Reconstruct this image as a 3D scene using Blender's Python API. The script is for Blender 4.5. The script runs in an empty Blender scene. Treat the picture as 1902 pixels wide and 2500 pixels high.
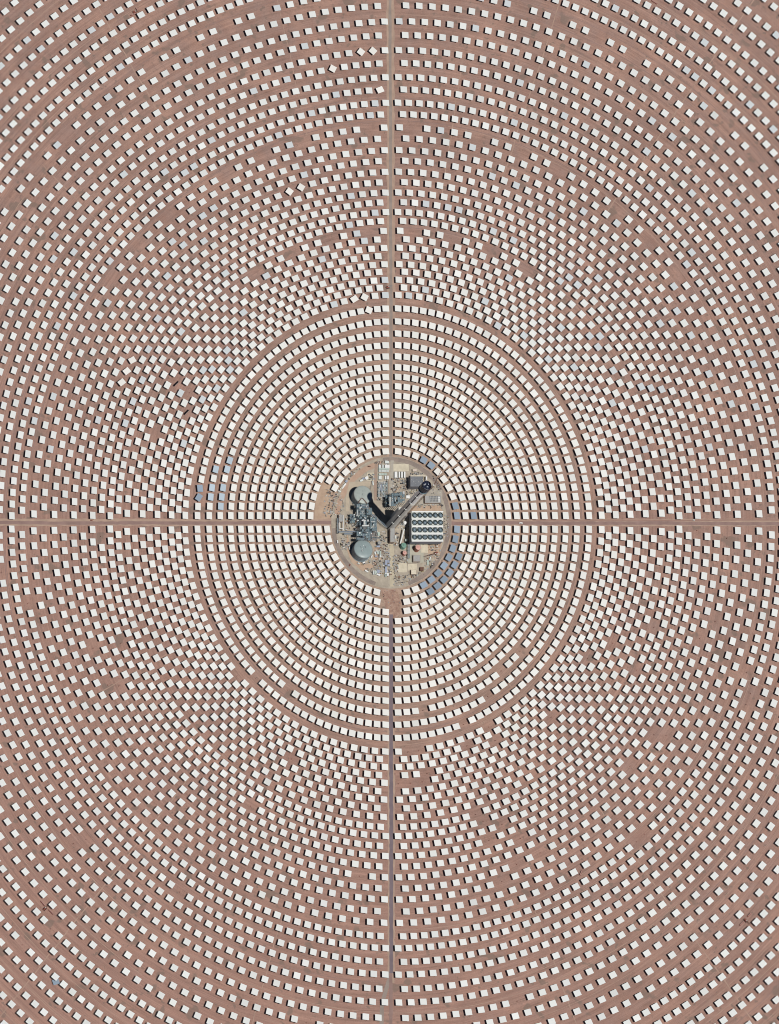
import bpy, math, random
from mathutils import Vector, Matrix

random.seed(7)
SC = bpy.context.scene
COL = SC.collection
rad = math.radians

# ------------------------------------------------------------------ camera
# A satellite view, 27.5 degrees off the vertical, seen from the lower left.
DIST, THETA, PSI, PXM = 25000.0, rad(27.5), math.atan2(93, 103), 1.2   # PXM: photo pixels per metre
PW, PH = 1902.0, 2500.0
FWD = Vector((math.sin(THETA) * math.sin(PSI), math.sin(THETA) * math.cos(PSI), -math.cos(THETA)))
R0 = Vector((math.cos(PSI), -math.sin(PSI), 0))
U0 = R0.cross(FWD)
UP = U0 * math.cos(PSI) - R0 * math.sin(PSI)
RIGHT = R0 * math.cos(PSI) + U0 * math.sin(PSI)
CAMLOC = -FWD * DIST
cd = bpy.data.cameras.new('camera')
cam = bpy.data.objects.new('camera', cd)
COL.objects.link(cam)
cd.sensor_fit = 'VERTICAL'
cd.sensor_height = 24.0
cd.lens = 24.0 * DIST / (PH / PXM)
cd.clip_start = 100.0
cd.clip_end = 120000.0
cam.matrix_world = Matrix(((RIGHT.x, UP.x, -FWD.x, CAMLOC.x), (RIGHT.y, UP.y, -FWD.y, CAMLOC.y),
                           (RIGHT.z, UP.z, -FWD.z, CAMLOC.z), (0, 0, 0, 1)))
SC.camera = cam


def G(px, py, h=0.0):
    """world point at height h that lies behind photo pixel (px, py)"""
    d = FWD + RIGHT * ((px - PW / 2) / (PXM * DIST)) + UP * ((PH / 2 - py) / (PXM * DIST))
    t = (h - CAMLOC.z) / d.z
    return CAMLOC + d * t


# ------------------------------------------------------------------ sky and sun
SUN = Vector((0.196, -0.242, 1.0)).normalized()          # towards the sun
w = bpy.data.worlds.new('World')
SC.world = w
w.use_nodes = True
wn = w.node_tree.nodes
sky = wn.new('ShaderNodeTexSky')
sky.sky_type = 'NISHITA'
sky.sun_disc = False
sky.sun_elevation = math.asin(SUN.z)
sky.sun_rotation = math.atan2(SUN.x, SUN.y)
sky.altitude = 1200.0
sky.air_density = 0.65
sky.dust_density = 0.1
wn['Background'].inputs['Strength'].default_value = 0.05
w.node_tree.links.new(sky.outputs[0], wn['Background'].inputs['Color'])
sl = bpy.data.lights.new('sun', 'SUN')
sl.energy = 5.0
sl.angle = rad(0.5)
sl.color = (1.0, 0.965, 0.91)
so = bpy.data.objects.new('sun', sl)
COL.objects.link(so)
so.rotation_euler = SUN.to_track_quat('Z', 'Y').to_euler()
so.location = SUN * 3000
SC.view_settings.view_transform = 'Standard'
SC.view_settings.look = 'None'
SC.view_settings.exposure = -0.60
SC.view_settings.gamma = 1.0
SC.view_settings.use_curve_mapping = False
SC.cycles.max_bounces = 6
SC.cycles.filter_width = 1.0

# ------------------------------------------------------------------ the mirror field's own coordinates
KX, CX, CY, GX, GY = 0.912, 957.0, 1275.3, 1.37e-5, 7e-6


def F(X, Y):
    """field coordinates (Y up the picture, one unit about 0.84 m) to photo pixel at mirror height"""
    d = 1 + GX * X - GY * Y
    return CX + KX * X * d, CY - Y * d


def FP(R, deg):
    return F(R * math.sin(rad(deg)), R * math.cos(rad(deg)))


HM = 7.6      # height of the mirrors

# ------------------------------------------------------------------ materials
MATS = {}


def mat(name, col, rough=0.8, metal=0.0, var=0.0, scale=0.2, spec=0.3, rnd=0.0, bump=0.0):
    if name in MATS:
        return MATS[name]
    m = bpy.data.materials.new(name)
    m.use_nodes = True
    N, L = m.node_tree.nodes, m.node_tree.links
    b = N['Principled BSDF']
    b.inputs['Base Color'].default_value = (*col, 1)
    b.inputs['Roughness'].default_value = rough
    b.inputs['Metallic'].default_value = metal
    b.inputs['Specular IOR Level'].default_value = spec
    src = None
    if var > 0:
        tc = N.new('ShaderNodeNewGeometry')
        nz = N.new('ShaderNodeTexNoise')
        nz.inputs['Scale'].default_value = scale
        nz.inputs['Detail'].default_value = 5
        L.new(tc.outputs['Position'], nz.inputs['Vector'])
        mr = N.new('ShaderNodeMapRange')
        mr.inputs[1].default_value = 0.3
        mr.inputs[2].default_value = 0.7
        mr.inputs[3].default_value = 1 - var
        mr.inputs[4].default_value = 1 + var
        L.new(nz.outputs['Fac'], mr.inputs[0])
        src = mr.outputs[0]
    if rnd > 0:
        oi = N.new('ShaderNodeObjectInfo')
        mr2 = N.new('ShaderNodeMapRange')
        mr2.inputs[3].default_value = 1 - rnd
        mr2.inputs[4].default_value = 1 + rnd * 0.4
        L.new(oi.outputs['Random'], mr2.inputs[0])
        if src:
            mu = N.new('ShaderNodeMath')
            mu.operation = 'MULTIPLY'
            L.new(src, mu.inputs[0])
            L.new(mr2.outputs[0], mu.inputs[1])
            src = mu.outputs[0]
        else:
            src = mr2.outputs[0]
    if src:
        vm = N.new('ShaderNodeVectorMath')
        vm.operation = 'SCALE'
        vm.inputs[0].default_value = col
        L.new(src, vm.inputs['Scale'])
        L.new(vm.outputs[0], b.inputs['Base Color'])
    MATS[name] = m
    return m


def attr_mat(name, attr, rough=0.6):
    m = bpy.data.materials.new(name)
    m.use_nodes = True
    N, L = m.node_tree.nodes, m.node_tree.links
    a = N.new('ShaderNodeAttribute')
    a.attribute_name = attr
    L.new(a.outputs['Color'], N['Principled BSDF'].inputs['Base Color'])
    N['Principled BSDF'].inputs['Roughness'].default_value = rough
    N['Principled BSDF'].inputs['Specular IOR Level'].default_value = 0.3
    MATS[name] = m
    return m


M_WHITE = mat('stowed_mirror_face', (0.83, 0.82, 0.78), 0.55, rnd=0.07)
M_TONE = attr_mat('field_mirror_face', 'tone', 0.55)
M_SKY = mat('painted_sky_mirror', (0.30, 0.375, 0.46), 0.3, spec=0.5, rnd=0.2)  # blue sky reflection painted into the base colour
M_PALE = mat('painted_pale_sky_mirror', (0.50, 0.60, 0.68), 0.5, rnd=0.08)  # fainter sky reflection painted in, mixed towards white
M_STEEL = mat('galvanised_steel', (0.30, 0.28, 0.27), 0.6)
M_EDGE = mat('mirror_back', (0.22, 0.17, 0.14), 0.7)
M_CONC = mat('concrete', (0.44, 0.40, 0.33), 0.9, var=0.12, scale=0.15)
M_TOWER = mat('tower_concrete', (0.62, 0.60, 0.55), 0.8, var=0.07, scale=0.08)
M_TWHITE = mat('white_coated_concrete', (0.88, 0.88, 0.86), 0.6, var=0.03, scale=0.1)
M_DARK = mat('receiver_black', (0.012, 0.016, 0.04), 0.35, var=0.3, scale=0.4)
M_SLOT = mat('dark_recess', (0.03, 0.032, 0.045), 0.8)
M_TANK = mat('tank_cladding', (0.37, 0.41, 0.385), 0.4, var=0.09, scale=0.12)
M_TANKS = mat('tank_wall_cladding', (0.22, 0.27, 0.30), 0.5, var=0.06, scale=0.2)
M_FRAME = mat('blue_grey_steelwork', (0.12, 0.175, 0.21), 0.6, var=0.3, scale=0.35)
M_GRATE = mat('grating_deck', (0.17, 0.225, 0.25), 0.7, var=0.4, scale=0.5)
M_LIGHTM = mat('pale_insulation', (0.60, 0.62, 0.60), 0.5, var=0.1, scale=0.3)
M_ACC = mat('condenser_sheet', (0.60, 0.63, 0.60), 0.6, var=0.05, scale=0.2)
M_BRIGHT = mat('white_sheet_metal', (0.80, 0.81, 0.80), 0.5)
M_FAN = mat('fan_blade', (0.27, 0.36, 0.43), 0.5)
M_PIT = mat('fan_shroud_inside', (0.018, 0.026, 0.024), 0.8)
M_GREYR = mat('grey_roof_membrane', (0.19, 0.20, 0.22), 0.8, var=0.15, scale=0.15)
M_GREYR2 = mat('mid_grey_roofing', (0.36, 0.36, 0.35), 0.8, var=0.08, scale=0.25)
M_CREAM = mat('cream_roofing', (0.66, 0.60, 0.48), 0.8, var=0.1, scale=0.2)
M_WALL = mat('render_wall', (0.38, 0.30, 0.25), 0.85, var=0.1, scale=0.2)
M_CAB = mat('cabin_white', (0.66, 0.70, 0.68), 0.6, rnd=0.18)
M_CABB = mat('cabin_blue_grey', (0.36, 0.40, 0.50), 0.6, rnd=0.2)
M_CABG = mat('cabin_green_grey', (0.50, 0.58, 0.53), 0.6, rnd=0.15)
M_GREEN = mat('green_tank_paint', (0.17, 0.31, 0.25), 0.5, var=0.06)
M_PINK = mat('primer_red_tank', (0.62, 0.36, 0.31), 0.6, var=0.06)
M_PINKW = mat('shaded_primer_wall', (0.33, 0.13, 0.09), 0.6)  # shade of the tank side painted into the primer red
M_RED = mat('red_oxide_steel', (0.24, 0.075, 0.055), 0.6, var=0.2, scale=0.6)
M_BROWN = mat('rust_brown', (0.17, 0.09, 0.065), 0.7, var=0.2)
M_GLASS = mat('window_glass', (0.02, 0.03, 0.04), 0.1)
M_TYRE = mat('tyre_rubber', (0.015, 0.015, 0.015), 0.9)
M_ORANGE = mat('crane_orange', (0.42, 0.19, 0.08), 0.5)
M_PAD = mat('pale_concrete_slab', (0.60, 0.54, 0.42), 0.9, var=0.12, scale=0.12)

# ------------------------------------------------------------------ mesh helpers


def mesh_obj(name, verts, faces, m, parent=None, smooth=False, loc=None):
    me = bpy.data.meshes.new(name)
    me.from_pydata([tuple(v) for v in verts], [], faces)
    me.update()
    if m is not None:
        for mm in (m if isinstance(m, (list, tuple)) else [m]):
            me.materials.append(mm)
    if smooth:
        me.polygons.foreach_set('use_smooth', [True] * len(me.polygons))
    o = bpy.data.objects.new(name, me)
    COL.objects.link(o)
    if parent:
        o.parent = parent
        wl, q = Vector((0, 0, 0)), parent
        while q:
            wl = wl + q.location
            q = q.parent
        o.location = -wl if loc is None else loc
    return o


def empty(name, p, label, cat, group=None):
    o = bpy.data.objects.new(name, None)
    o.empty_display_size = 1
    COL.objects.link(o)
    o.location = p
    o['label'] = label
    o['category'] = cat
    if group:
        o['group'] = group
    return o


def tag(o, label, cat, group=None):
    o['label'] = label
    o['category'] = cat
    if group:
        o['group'] = group
    return o


class MB:
    def __init__(self):
        self.v, self.f, self.mi = [], [], []

    def prism(self, base, top, mi=0):
        n, k = len(base), len(self.v)
        self.v += [Vector(p) for p in base] + [Vector(p) for p in top]
        self.f.append(tuple(k + n + i for i in range(n)))
        self.f.append(tuple(k + n - 1 - i for i in range(n)))
        for i in range(n):
            j = (i + 1) % n
            self.f.append((k + i, k + j, k + n + j, k + n + i))
        self.mi += [mi] * (n + 2)

    def box(self, c, ax, ay, az, mi=0):
        """centre and three half axes"""
        c, ax, ay, az = Vector(c), Vector(ax), Vector(ay), Vector(az)
        q = [(-1, -1), (1, -1), (1, 1), (-1, 1)]
        self.prism([c + ax * a + ay * b - az for a, b in q], [c + ax * a + ay * b + az for a, b in q], mi)

    def bar(self, p, q, r, mi=0, r2=None, n=4):
        p, q = Vector(p), Vector(q)
        d = (q - p).normalized()
        a = d.cross(Vector((0, 0, 1)) if abs(d.z) < 0.9 else Vector((1, 0, 0))).normalized()
        b = d.cross(a)
        r2 = r if r2 is None else r2
        an = [2 * math.pi * (i + 0.5) / n for i in range(n)]
        self.prism([p + (a * math.cos(t) + b * math.sin(t)) * r for t in an],
                   [q + (a * math.cos(t) + b * math.sin(t)) * r2 for t in an], mi)

    def lathe(self, c, prof, n=32, mi=0, cap=True):
        """prof: list of (radius, z)"""
        k = len(self.v)
        c = Vector(c)
        for r, z in prof:
            for i in range(n):
                t = 2 * math.pi * i / n
                self.v.append(c + Vector((r * math.cos(t), r * math.sin(t), z)))
        for a in range(len(prof) - 1):
            for i in range(n):
                j = (i + 1) % n
                self.f.append((k + a * n + i, k + a * n + j, k + (a + 1) * n + j, k + (a + 1) * n + i))
                self.mi.append(mi)
        if cap:
            self.f.append(tuple(k + (len(prof) - 1) * n + i for i in range(n)))
            self.mi.append(mi)

    def build(self, name, m, parent=None, smooth=False):
        o = mesh_obj(name, self.v, self.f, m, parent, smooth)
        if max(self.mi or [0]) > 0:
            o.data.polygons.foreach_set('material_index', self.mi)
        return o


def pprism(mb, poly, z0, z1, mi=0):
    """prism whose top outline lies on photo pixels poly"""
    pts = [G(x, y, z1) for x, y in poly]
    if sum(pts[i].x * pts[(i + 1) % len(pts)].y - pts[(i + 1) % len(pts)].x * pts[i].y for i in range(len(pts))) < 0:
        pts.reverse()
    mb.prism([Vector((p.x, p.y, z0)) for p in pts], pts, mi)


def rect(x0, y0, x1, y1):
    return [(x0, y0), (x1, y0), (x1, y1), (x0, y1)]


QO = {'A': (800, 1100), 'B': (940, 1100), 'C': (800, 1250), 'D': (940, 1250)}


def qp(q, x, y):
    return QO[q][0] + x / 10.5, QO[q][1] + y / 10.5


def qr(q, x0, y0, x1, y1):
    a, b = qp(q, x0, y0)
    c, d = qp(q, x1, y1)
    return rect(a, b, c, d)


def qpoly(q, pts):
    return [qp(q, x, y) for x, y in pts]


def centre(poly):
    return sum(p[0] for p in poly) / len(poly), sum(p[1] for p in poly) / len(poly)


def shrink(poly, k):
    cx, cy = centre(poly)
    return [(cx + (x - cx) * k, cy + (y - cy) * k) for x, y in poly]


def inset(poly, d):
    cx, cy = centre(poly)
    out = []
    for x, y in poly:
        l = math.hypot(x - cx, y - cy)
        out.append((cx + (x - cx) * (l - d) / l, cy + (y - cy) * (l - d) / l))
    return out


# ------------------------------------------------------------------ ground
# affine fit world -> field coordinates, for the soil's polar streaks
import numpy as np
_s, _t = [], []
for X in range(-1000, 1001, 200):
    for Y in range(-1200, 1201, 200):
        p = G(*F(X, Y))
        _s.append((p.x, p.y, 1))
        _t.append((X, Y))
AFF = np.linalg.lstsq(np.array(_s), np.array(_t), rcond=None)[0]


def node_math(N, L, op, a, b=None, c=None):
    n = N.new('ShaderNodeMath')
    n.operation = op
    for i, v in enumerate((a, b, c)):
        if v is None:
            continue
        if isinstance(v, (int, float)):
            n.inputs[i].default_value = v
        else:
            L.new(v, n.inputs[i])
    return n.outputs[0]


def soil_material():
    m = bpy.data.materials.new('desert_soil')
    m.use_nodes = True
    N, L = m.node_tree.nodes, m.node_tree.links
    b = N['Principled BSDF']
    b.inputs['Roughness'].default_value = 0.95
    b.inputs['Specular IOR Level'].default_value = 0.1
    geo = N.new('ShaderNodeNewGeometry')
    sx = N.new('ShaderNodeSeparateXYZ')
    L.new(geo.outputs['Position'], sx.inputs[0])
    mth = lambda op, a, bb=None, c=None: node_math(N, L, op, a, bb, c)

    def lin(k):
        a = mth('MULTIPLY_ADD', sx.outputs[0], float(AFF[0][k]), float(AFF[2][k]))
        return mth('MULTIPLY_ADD', sx.outputs[1], float(AFF[1][k]), a)
    FX, FY = lin(0), lin(1)
    R = mth('SQRT', mth('ADD', mth('MULTIPLY', FX, FX), mth('MULTIPLY', FY, FY)))
    T = mth('ARCTAN2', FX, FY)

    def noise(vec, scale, det=4, rough=0.55):
        n = N.new('ShaderNodeTexNoise')
        n.inputs['Scale'].default_value = scale
        n.inputs['Detail'].default_value = det
        n.inputs['Roughness'].default_value = rough
        L.new(vec, n.inputs['Vector'])
        return n.outputs['Fac']

    def rng(v, a, bb, c, d, clamp=True):
        n = N.new('ShaderNodeMapRange')
        n.clamp = clamp
        for i, x in enumerate((a, bb, c, d)):
            n.inputs[i + 1].default_value = x
        L.new(v, n.inputs[0])
        return n.outputs[0]

    def mix(fac, a, bb):
        n = N.new('ShaderNodeMix')
        n.data_type = 'RGBA'
        if isinstance(fac, float):
            n.inputs[0].default_value = fac
        else:
            L.new(fac, n.inputs[0])
        for i, v in ((6, a), (7, bb)):
            if isinstance(v, tuple):
                n.inputs[i].default_value = (*v, 1)
            else:
                L.new(v, n.inputs[i])
        return n.outputs[2]
    pos = geo.outputs['Position']
    cv = N.new('ShaderNodeCombineXYZ')
    L.new(mth('MULTIPLY', R, 0.11), cv.inputs[0])
    L.new(mth('MULTIPLY', T, 7.0), cv.inputs[1])
    streak = noise(cv.outputs[0], 1.0, 6, 0.6)
    cv2 = N.new('ShaderNodeCombineXYZ')
    L.new(mth('MULTIPLY', R, 0.55), cv2.inputs[0])
    L.new(mth('MULTIPLY', T, 9.0), cv2.inputs[1])
    streak2 = noise(cv2.outputs[0], 1.0, 3, 0.6)
    big = noise(pos, 0.0045, 4)
    mid = noise(pos, 0.035, 5, 0.6)
    fine = noise(pos, 0.35, 4, 0.7)
    base = mix(rng(big, 0.35, 0.65, 0, 1), (0.312, 0.19, 0.155), (0.385, 0.236, 0.19))
    base = mix(rng(mid, 0.36, 0.66, 0, 0.8), base, (0.345, 0.236, 0.205))
    warm = noise(pos, 0.012, 5, 0.65)
    base = mix(rng(warm, 0.46, 0.68, 0, 0.8), base, (0.45, 0.275, 0.216))
    dark = noise(pos, 0.09, 5, 0.7)
    base = mix(rng(dark, 0.52, 0.72, 0, 0.6), base, (0.25, 0.162, 0.133))
    red = rng(mth('ADD', mth('MULTIPLY', FX, 0.6), FY), -1500.0, 300.0, 0.5, 0.0)
    base = mix(red, base, (0.38, 0.22, 0.176))
    inner = rng(R, 150.0, 620.0, 1.0, 0.0)
    base = mix(mth('MULTIPLY', inner, 0.62), base, (0.44, 0.345, 0.262))
    # worn lanes run round the tower between the rows
    s = mth('ADD', mth('MULTIPLY', rng(streak, 0.3, 0.7, -1, 1), 0.15), mth('MULTIPLY', rng(streak2, 0.3, 0.7, -1, 1), 0.13))
    s = mth('ADD', s, mth('MULTIPLY', rng(fine, 0.3, 0.7, -1, 1), 0.10))
    s = mth('ADD', s, 0.945)
    # damp and oily patches
    blot = noise(pos, 0.028, 2, 0.4)
    st = rng(blot, 0.64, 0.68, 0.0, 1.0)
    blot2 = noise(pos, 0.06, 3, 0.5)
    st2 = rng(blot2, 0.635, 0.68, 0.0, 1.0)
    st = mth('MAXIMUM', st, st2)
    vs = N.new('ShaderNodeVectorMath')
    vs.operation = 'SCALE'
    L.new(base, vs.inputs[0])
    L.new(s, vs.inputs['Scale'])
    fin = mix(mth('MULTIPLY', st, 0.62), vs.outputs[0], (0.20, 0.155, 0.13))
    L.new(fin, b.inputs['Base Color'])
    bp = N.new('ShaderNodeBump')
    bp.inputs['Strength'].default_value = 0.25
    bp.inputs['Distance'].default_value = 0.5
    L.new(mth('ADD', fine, mth('MULTIPLY', streak2, 0.8)), bp.inputs['Height'])
    L.new(bp.outputs[0], b.inputs['Normal'])
    return m


def ground_strip(name, pts, half, z, m):
    """ribbon along photo pixels pts; half width in pixels"""
    vs, fs = [], []
    for i, (x, y) in enumerate(pts):
        a = pts[max(i - 1, 0)]
        c = pts[min(i + 1, len(pts) - 1)]
        dx, dy = c[0] - a[0], c[1] - a[1]
        l = math.hypot(dx, dy)
        h = half[i] if isinstance(half, (list, tuple)) else half
        for s in (-1, 1):
            h = (half[i] if isinstance(half, (list, tuple)) else half) * random.uniform(0.85, 1.15)
            vs.append(G(x - dy / l * h * s, y + dx / l * h * s, z))
        if i:
            k = 2 * i
            fs.append((k - 2, k - 1, k + 1, k))
    o = mesh_obj(name, vs, fs, m)
    if o.data.polygons[0].normal.z < 0:
        o.data.flip_normals()
    o['kind'] = 'structure'
    return o


S = 30000.0
gnd = mesh_obj('ground', [(-S, -S, 0), (S, -S, 0), (S, S, 0), (-S, S, 0)], [(0, 1, 2, 3)], soil_material())
gnd['kind'] = 'structure'

M_VERGE = mat('graded_verge', (0.41, 0.292, 0.228), 0.95, var=0.12, scale=0.06)
M_DIRTROAD = mat('compacted_dirt_road', (0.285, 0.19, 0.17), 0.95, var=0.14, scale=0.05)
M_GREYROAD = mat('dusty_grey_road', (0.30, 0.245, 0.215), 0.95, var=0.12, scale=0.05)
M_ASPH = mat('dusty_asphalt', (0.19, 0.15, 0.168), 0.9, var=0.10, scale=0.05)


def wob(x0, y0, x1, y1, n=110, a=0.8):
    out = []
    for i in range(n + 1):
        t = i / n
        k = a * (math.sin(7 * t + x0) * 0.6 + math.sin(17 * t + y1) * 0.4) * (0 if i in (0, n) else 1)
        dx, dy = x1 - x0, y1 - y0
        l = math.hypot(dx, dy)
        out.append((x0 + dx * t - dy / l * k, y0 + dy * t + dx / l * k))
    return out


# verges first, lanes above them
ground_strip('road_verge', wob(955, 1128, 953.5, -260), 9.5, 0.06, M_VERGE)
ground_strip('road', wob(954.5, 1122, 952.6, -260), 3.6, 0.12, M_GREYROAD)
ground_strip('road_verge', wob(955.3, 1432, 955.5, 2400, a=0.4), 8.5, 0.06, M_VERGE)
ground_strip('road', wob(955.0, 1500, 955.2, 2376, a=0.3), 4.6, 0.12, M_ASPH)
ground_strip('road', wob(955.2, 2376, 955.2, 2760, a=2), 4.2, 0.12, M_DIRTROAD)
ground_strip('dirt_track', [(955, 2372), (950, 2392), (941, 2420), (933, 2450), (931, 2520), (931, 2700)], 5.0, 0.09, M_GREYROAD)
ground_strip('road_verge', wob(808, 1275.8, -260, 1275.0), 8.5, 0.06, M_VERGE)
ground_strip('road', wob(812, 1276.6, -260, 1276.0, a=1.2), 4.0, 0.12, M_DIRTROAD)
ground_strip('road_verge', wob(1102, 1275.6, 2160, 1275.2), 8.5, 0.06, M_VERGE)
ground_strip('road', wob(1102, 1277.2, 2160, 1278.0, a=1.0), 4.2, 0.12, M_DIRTROAD)
ground_strip('road', wob(1300, 1269.6, 2160, 1270.0, a=0.8), 1.6, 0.10, mat('reddish_lane', (0.32, 0.20, 0.165), 0.95, var=0.1, scale=0.05))
M_TRACK = mat('pale_wheel_track', (0.385, 0.258, 0.205), 0.95, var=0.15, scale=0.06)
for deg, r0, r1, wd in ((37.2, 720, 1700, 1.5), (19.5, 720, 1700, 1.4), (9.5, 570, 1150, 1.2), (-32, 980, 1700, 1.3), (-47, 720, 1300, 1.2),
                        (-13.5, 980, 1600, 1.0), (141.5, 500, 1700, 1.3), (158, 1000, 1700, 1.2), (-139, 700, 1700, 1.3), (-118, 560, 1150, 1.1),
                        (112, 720, 1150, 1.1), (56, 560, 1000, 1.0), (-163, 1000, 1600, 1.1)):
    ground_strip('dirt_track', [tuple(c + random.uniform(-1.6, 1.6) for c in FP(r0 + (r1 - r0) * i / 24, deg)) for i in range(25)], wd, 0.05, M_TRACK)

# ------------------------------------------------------------------ the plant's graded circle and its ring road


def soil2(name, c1, c2, sc):
    m = bpy.data.materials.new(name)
    m.use_nodes = True
    N, L = m.node_tree.nodes, m.node_tree.links
    b = N['Principled BSDF']
    b.inputs['Roughness'].default_value = 0.95
    b.inputs['Specular IOR Level'].default_value = 0.1
    g = N.new('ShaderNodeNewGeometry')
    n = N.new('ShaderNodeTexNoise')
    n.inputs['Scale'].default_value = sc
    n.inputs['Detail'].default_value = 7
    n.inputs['Roughness'].default_value = 0.65
    L.new(g.outputs['Position'], n.inputs['Vector'])
    mr = N.new('ShaderNodeMapRange')
    mr.inputs[1].default_value = 0.36
    mr.inputs[2].default_value = 0.64
    L.new(n.outputs['Fac'], mr.inputs[0])
    x = N.new('ShaderNodeMix')
    x.data_type = 'RGBA'
    x.inputs[6].default_value = (*c1, 1)
    x.inputs[7].default_value = (*c2, 1)
    L.new(mr.outputs[0], x.inputs[0])
    L.new(x.outputs[2], b.inputs['Base Color'])
    return m


def PC(r, deg):
    """pixel on the plant's circle, at ground level"""
    return 955.5 + 0.912 * r * math.sin(rad(deg)), 1276 - r * math.cos(rad(deg))


def ground_poly(name, poly, z, m):
    o = mesh_obj(name, [G(x, y, z) for x, y in poly], [tuple(range(len(poly)))], m)
    if o.data.polygons[0].normal.z < 0:
        o.data.flip_normals()
    o['kind'] = 'structure'
    return o


ground_poly('plant_yard', [PC(161, i * 5) for i in range(72)], 0.15, soil2('yard_soil', (0.33, 0.285, 0.235), (0.47, 0.415, 0.335), 0.07))
M_RING = soil2('ring_road_surface', (0.235, 0.195, 0.175), (0.33, 0.27, 0.235), 0.05)
ground_strip('ring_road', [PC(154.5, d) for d in range(-8, 165, 3)], 5.2, 0.22, M_RING)
ground_strip('ring_road', [PC(155, d) for d in range(196, 268, 3)], 5.0, 0.22, M_RING)
ground_strip('ring_road', [PC(147, d) for d in range(278, 352, 3)], 6.5, 0.22, soil2('sandy_ring_road', (0.42, 0.29, 0.22), (0.50, 0.36, 0.275), 0.05))
ground_strip('service_road', [(957.5, 1124), (957.5, 1180), (957, 1225)], 4.2, 0.24, mat('service_road_concrete', (0.42, 0.385, 0.33), 0.95, var=0.12, scale=0.1))
ground_strip('service_road', [(952, 1325), (956.5, 1345), (957, 1400), (956.5, 1432)], [7, 5, 4.4, 4.4], 0.24, mat('service_road_sand', (0.50, 0.44, 0.33), 0.95, var=0.10, scale=0.1))
ground_strip('tank_lane', [(919, 1126), (917.5, 1160), (916, 1190), (917, 1222)], 3.6, 0.24, mat('brown_lane', (0.36, 0.265, 0.21), 0.95, var=0.1, scale=0.1))
M_ORSOIL = soil2('fresh_tan_soil', (0.43, 0.305, 0.225), (0.51, 0.385, 0.285), 0.08)
ground_poly('sand_apron', qpoly('A', [(560, 800), (1130, 790), (1130, 900), (700, 960), (570, 1100), (550, 1300), (560, 1560), (460, 1560), (470, 1150)]), 0.28, mat('pale_apron', (0.47, 0.40, 0.31), 0.95, var=0.1, scale=0.08))
ground_poly('sand_apron', qpoly('C', [(500, 560), (620, 1000), (760, 1260), (1140, 1340), (1200, 900), (1260, 700), (1400, 1200), (1180, 1420), (1000, 1480), (900, 1520), (600, 1280), (470, 900)]), 0.27, M_ORSOIL)
ground_poly('sand_apron', qpoly('D', [(1000, 780), (1460, 770), (1420, 1060), (1330, 1250), (1100, 1060), (1010, 1010)]), 0.27, M_ORSOIL)
ground_poly('sand_apron', qpoly('B', [(620, 1420), (1010, 1420), (1440, 1380), (1490, 1660), (640, 1545)]), 0.27, M_ORSOIL)
ground_poly('laydown_yard', [(773, 1186), (800, 1172), (812, 1195), (810, 1225), (806, 1266), (768, 1268)], 0.1, M_ORSOIL)
ground_poly('laydown_yard', [(930, 1440), (970, 1440), (978, 1470), (976, 1500), (958, 1520), (940, 1480)], 0.1, soil2('churned_red_soil', (0.27, 0.16, 0.125), (0.46, 0.32, 0.25), 0.12))
ground_poly('concrete_slab', qr('B', 215, 345, 610, 525), 0.32, M_PAD)
ground_poly('concrete_slab', qr('D', 335, 1310, 560, 1545), 0.32, M_PAD)
ground_poly('concrete_slab', qr('D', 590, 1330, 815, 1500), 0.32, M_PAD)
ground_poly('concrete_slab', qr('D', 920, 835, 1100, 1045), 0.32, M_PAD)
ground_poly('concrete_slab', qr('D', 560, 780, 990, 1300), 0.30, mat('green_grey_slab', (0.43, 0.415, 0.345), 0.95, var=0.1, scale=0.1))
ground_poly('concrete_slab', qr('A', 1010, 565, 1190, 770), 0.32, M_PAD)
ground_poly('concrete_slab', qr('B', 640, 1010, 1470, 1400), 0.31, mat('grey_slab', (0.40, 0.365, 0.31), 0.95, var=0.12, scale=0.1))
ground_poly('concrete_slab', qr('A', 1270, 770, 1560, 1260), 0.31, mat('gravel_slab', (0.45, 0.42, 0.36), 0.95, var=0.2, scale=0.3))
ground_poly('concrete_slab', qr('C', 720, 60, 1270, 740), 0.33, mat('shaded_plant_slab', (0.22, 0.21, 0.205), 0.95, var=0.15, scale=0.2))  # slab colour darkened to paint in shade among the structures

# ------------------------------------------------------------------ mirror field layout
rings = []      # (radius, list of angles)
Z1 = [174.5, 197, 218.9, 241, 264.1, 286.4, 310, 333.1, 356.5, 380.2, 406.6, 434.2, 462.8, 492.5, 524.4]
Z2 = [557.6, 576.4, 595, 615.2, 633.4, 654.5, 673.8, 695.4, 715.8]
Z3 = [740.2, 761.9, 786.3, 810.2, 835.8, 861.4, 888.7, 914.9, 944, 971.2]
Z4 = [1003.6, 1032.2, 1065, 1095.6, 1130.4, 1162.5, 1199.9, 1234, 1273.5, 1310.2]
Z5 = [1353, 1391.6, 1435.5, 1475.5, 1522.3, 1564.6, 1614.2, 1660.5]
PAN = []        # dicts: R, deg, ring, quadrant, index, px
for ri, R in enumerate(Z1):
    f = math.degrees(math.asin(16.6 / R))
    n = int(R * rad(90 - 2 * f) / 22.5)
    for q in range(4):
        for k in range(n + 1):
            PAN.append(dict(R=R, deg=q * 90 + f + (90 - 2 * f) * k / n, ring=ri, q=q, k=k, n=n))
zi = len(Z1)
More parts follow.
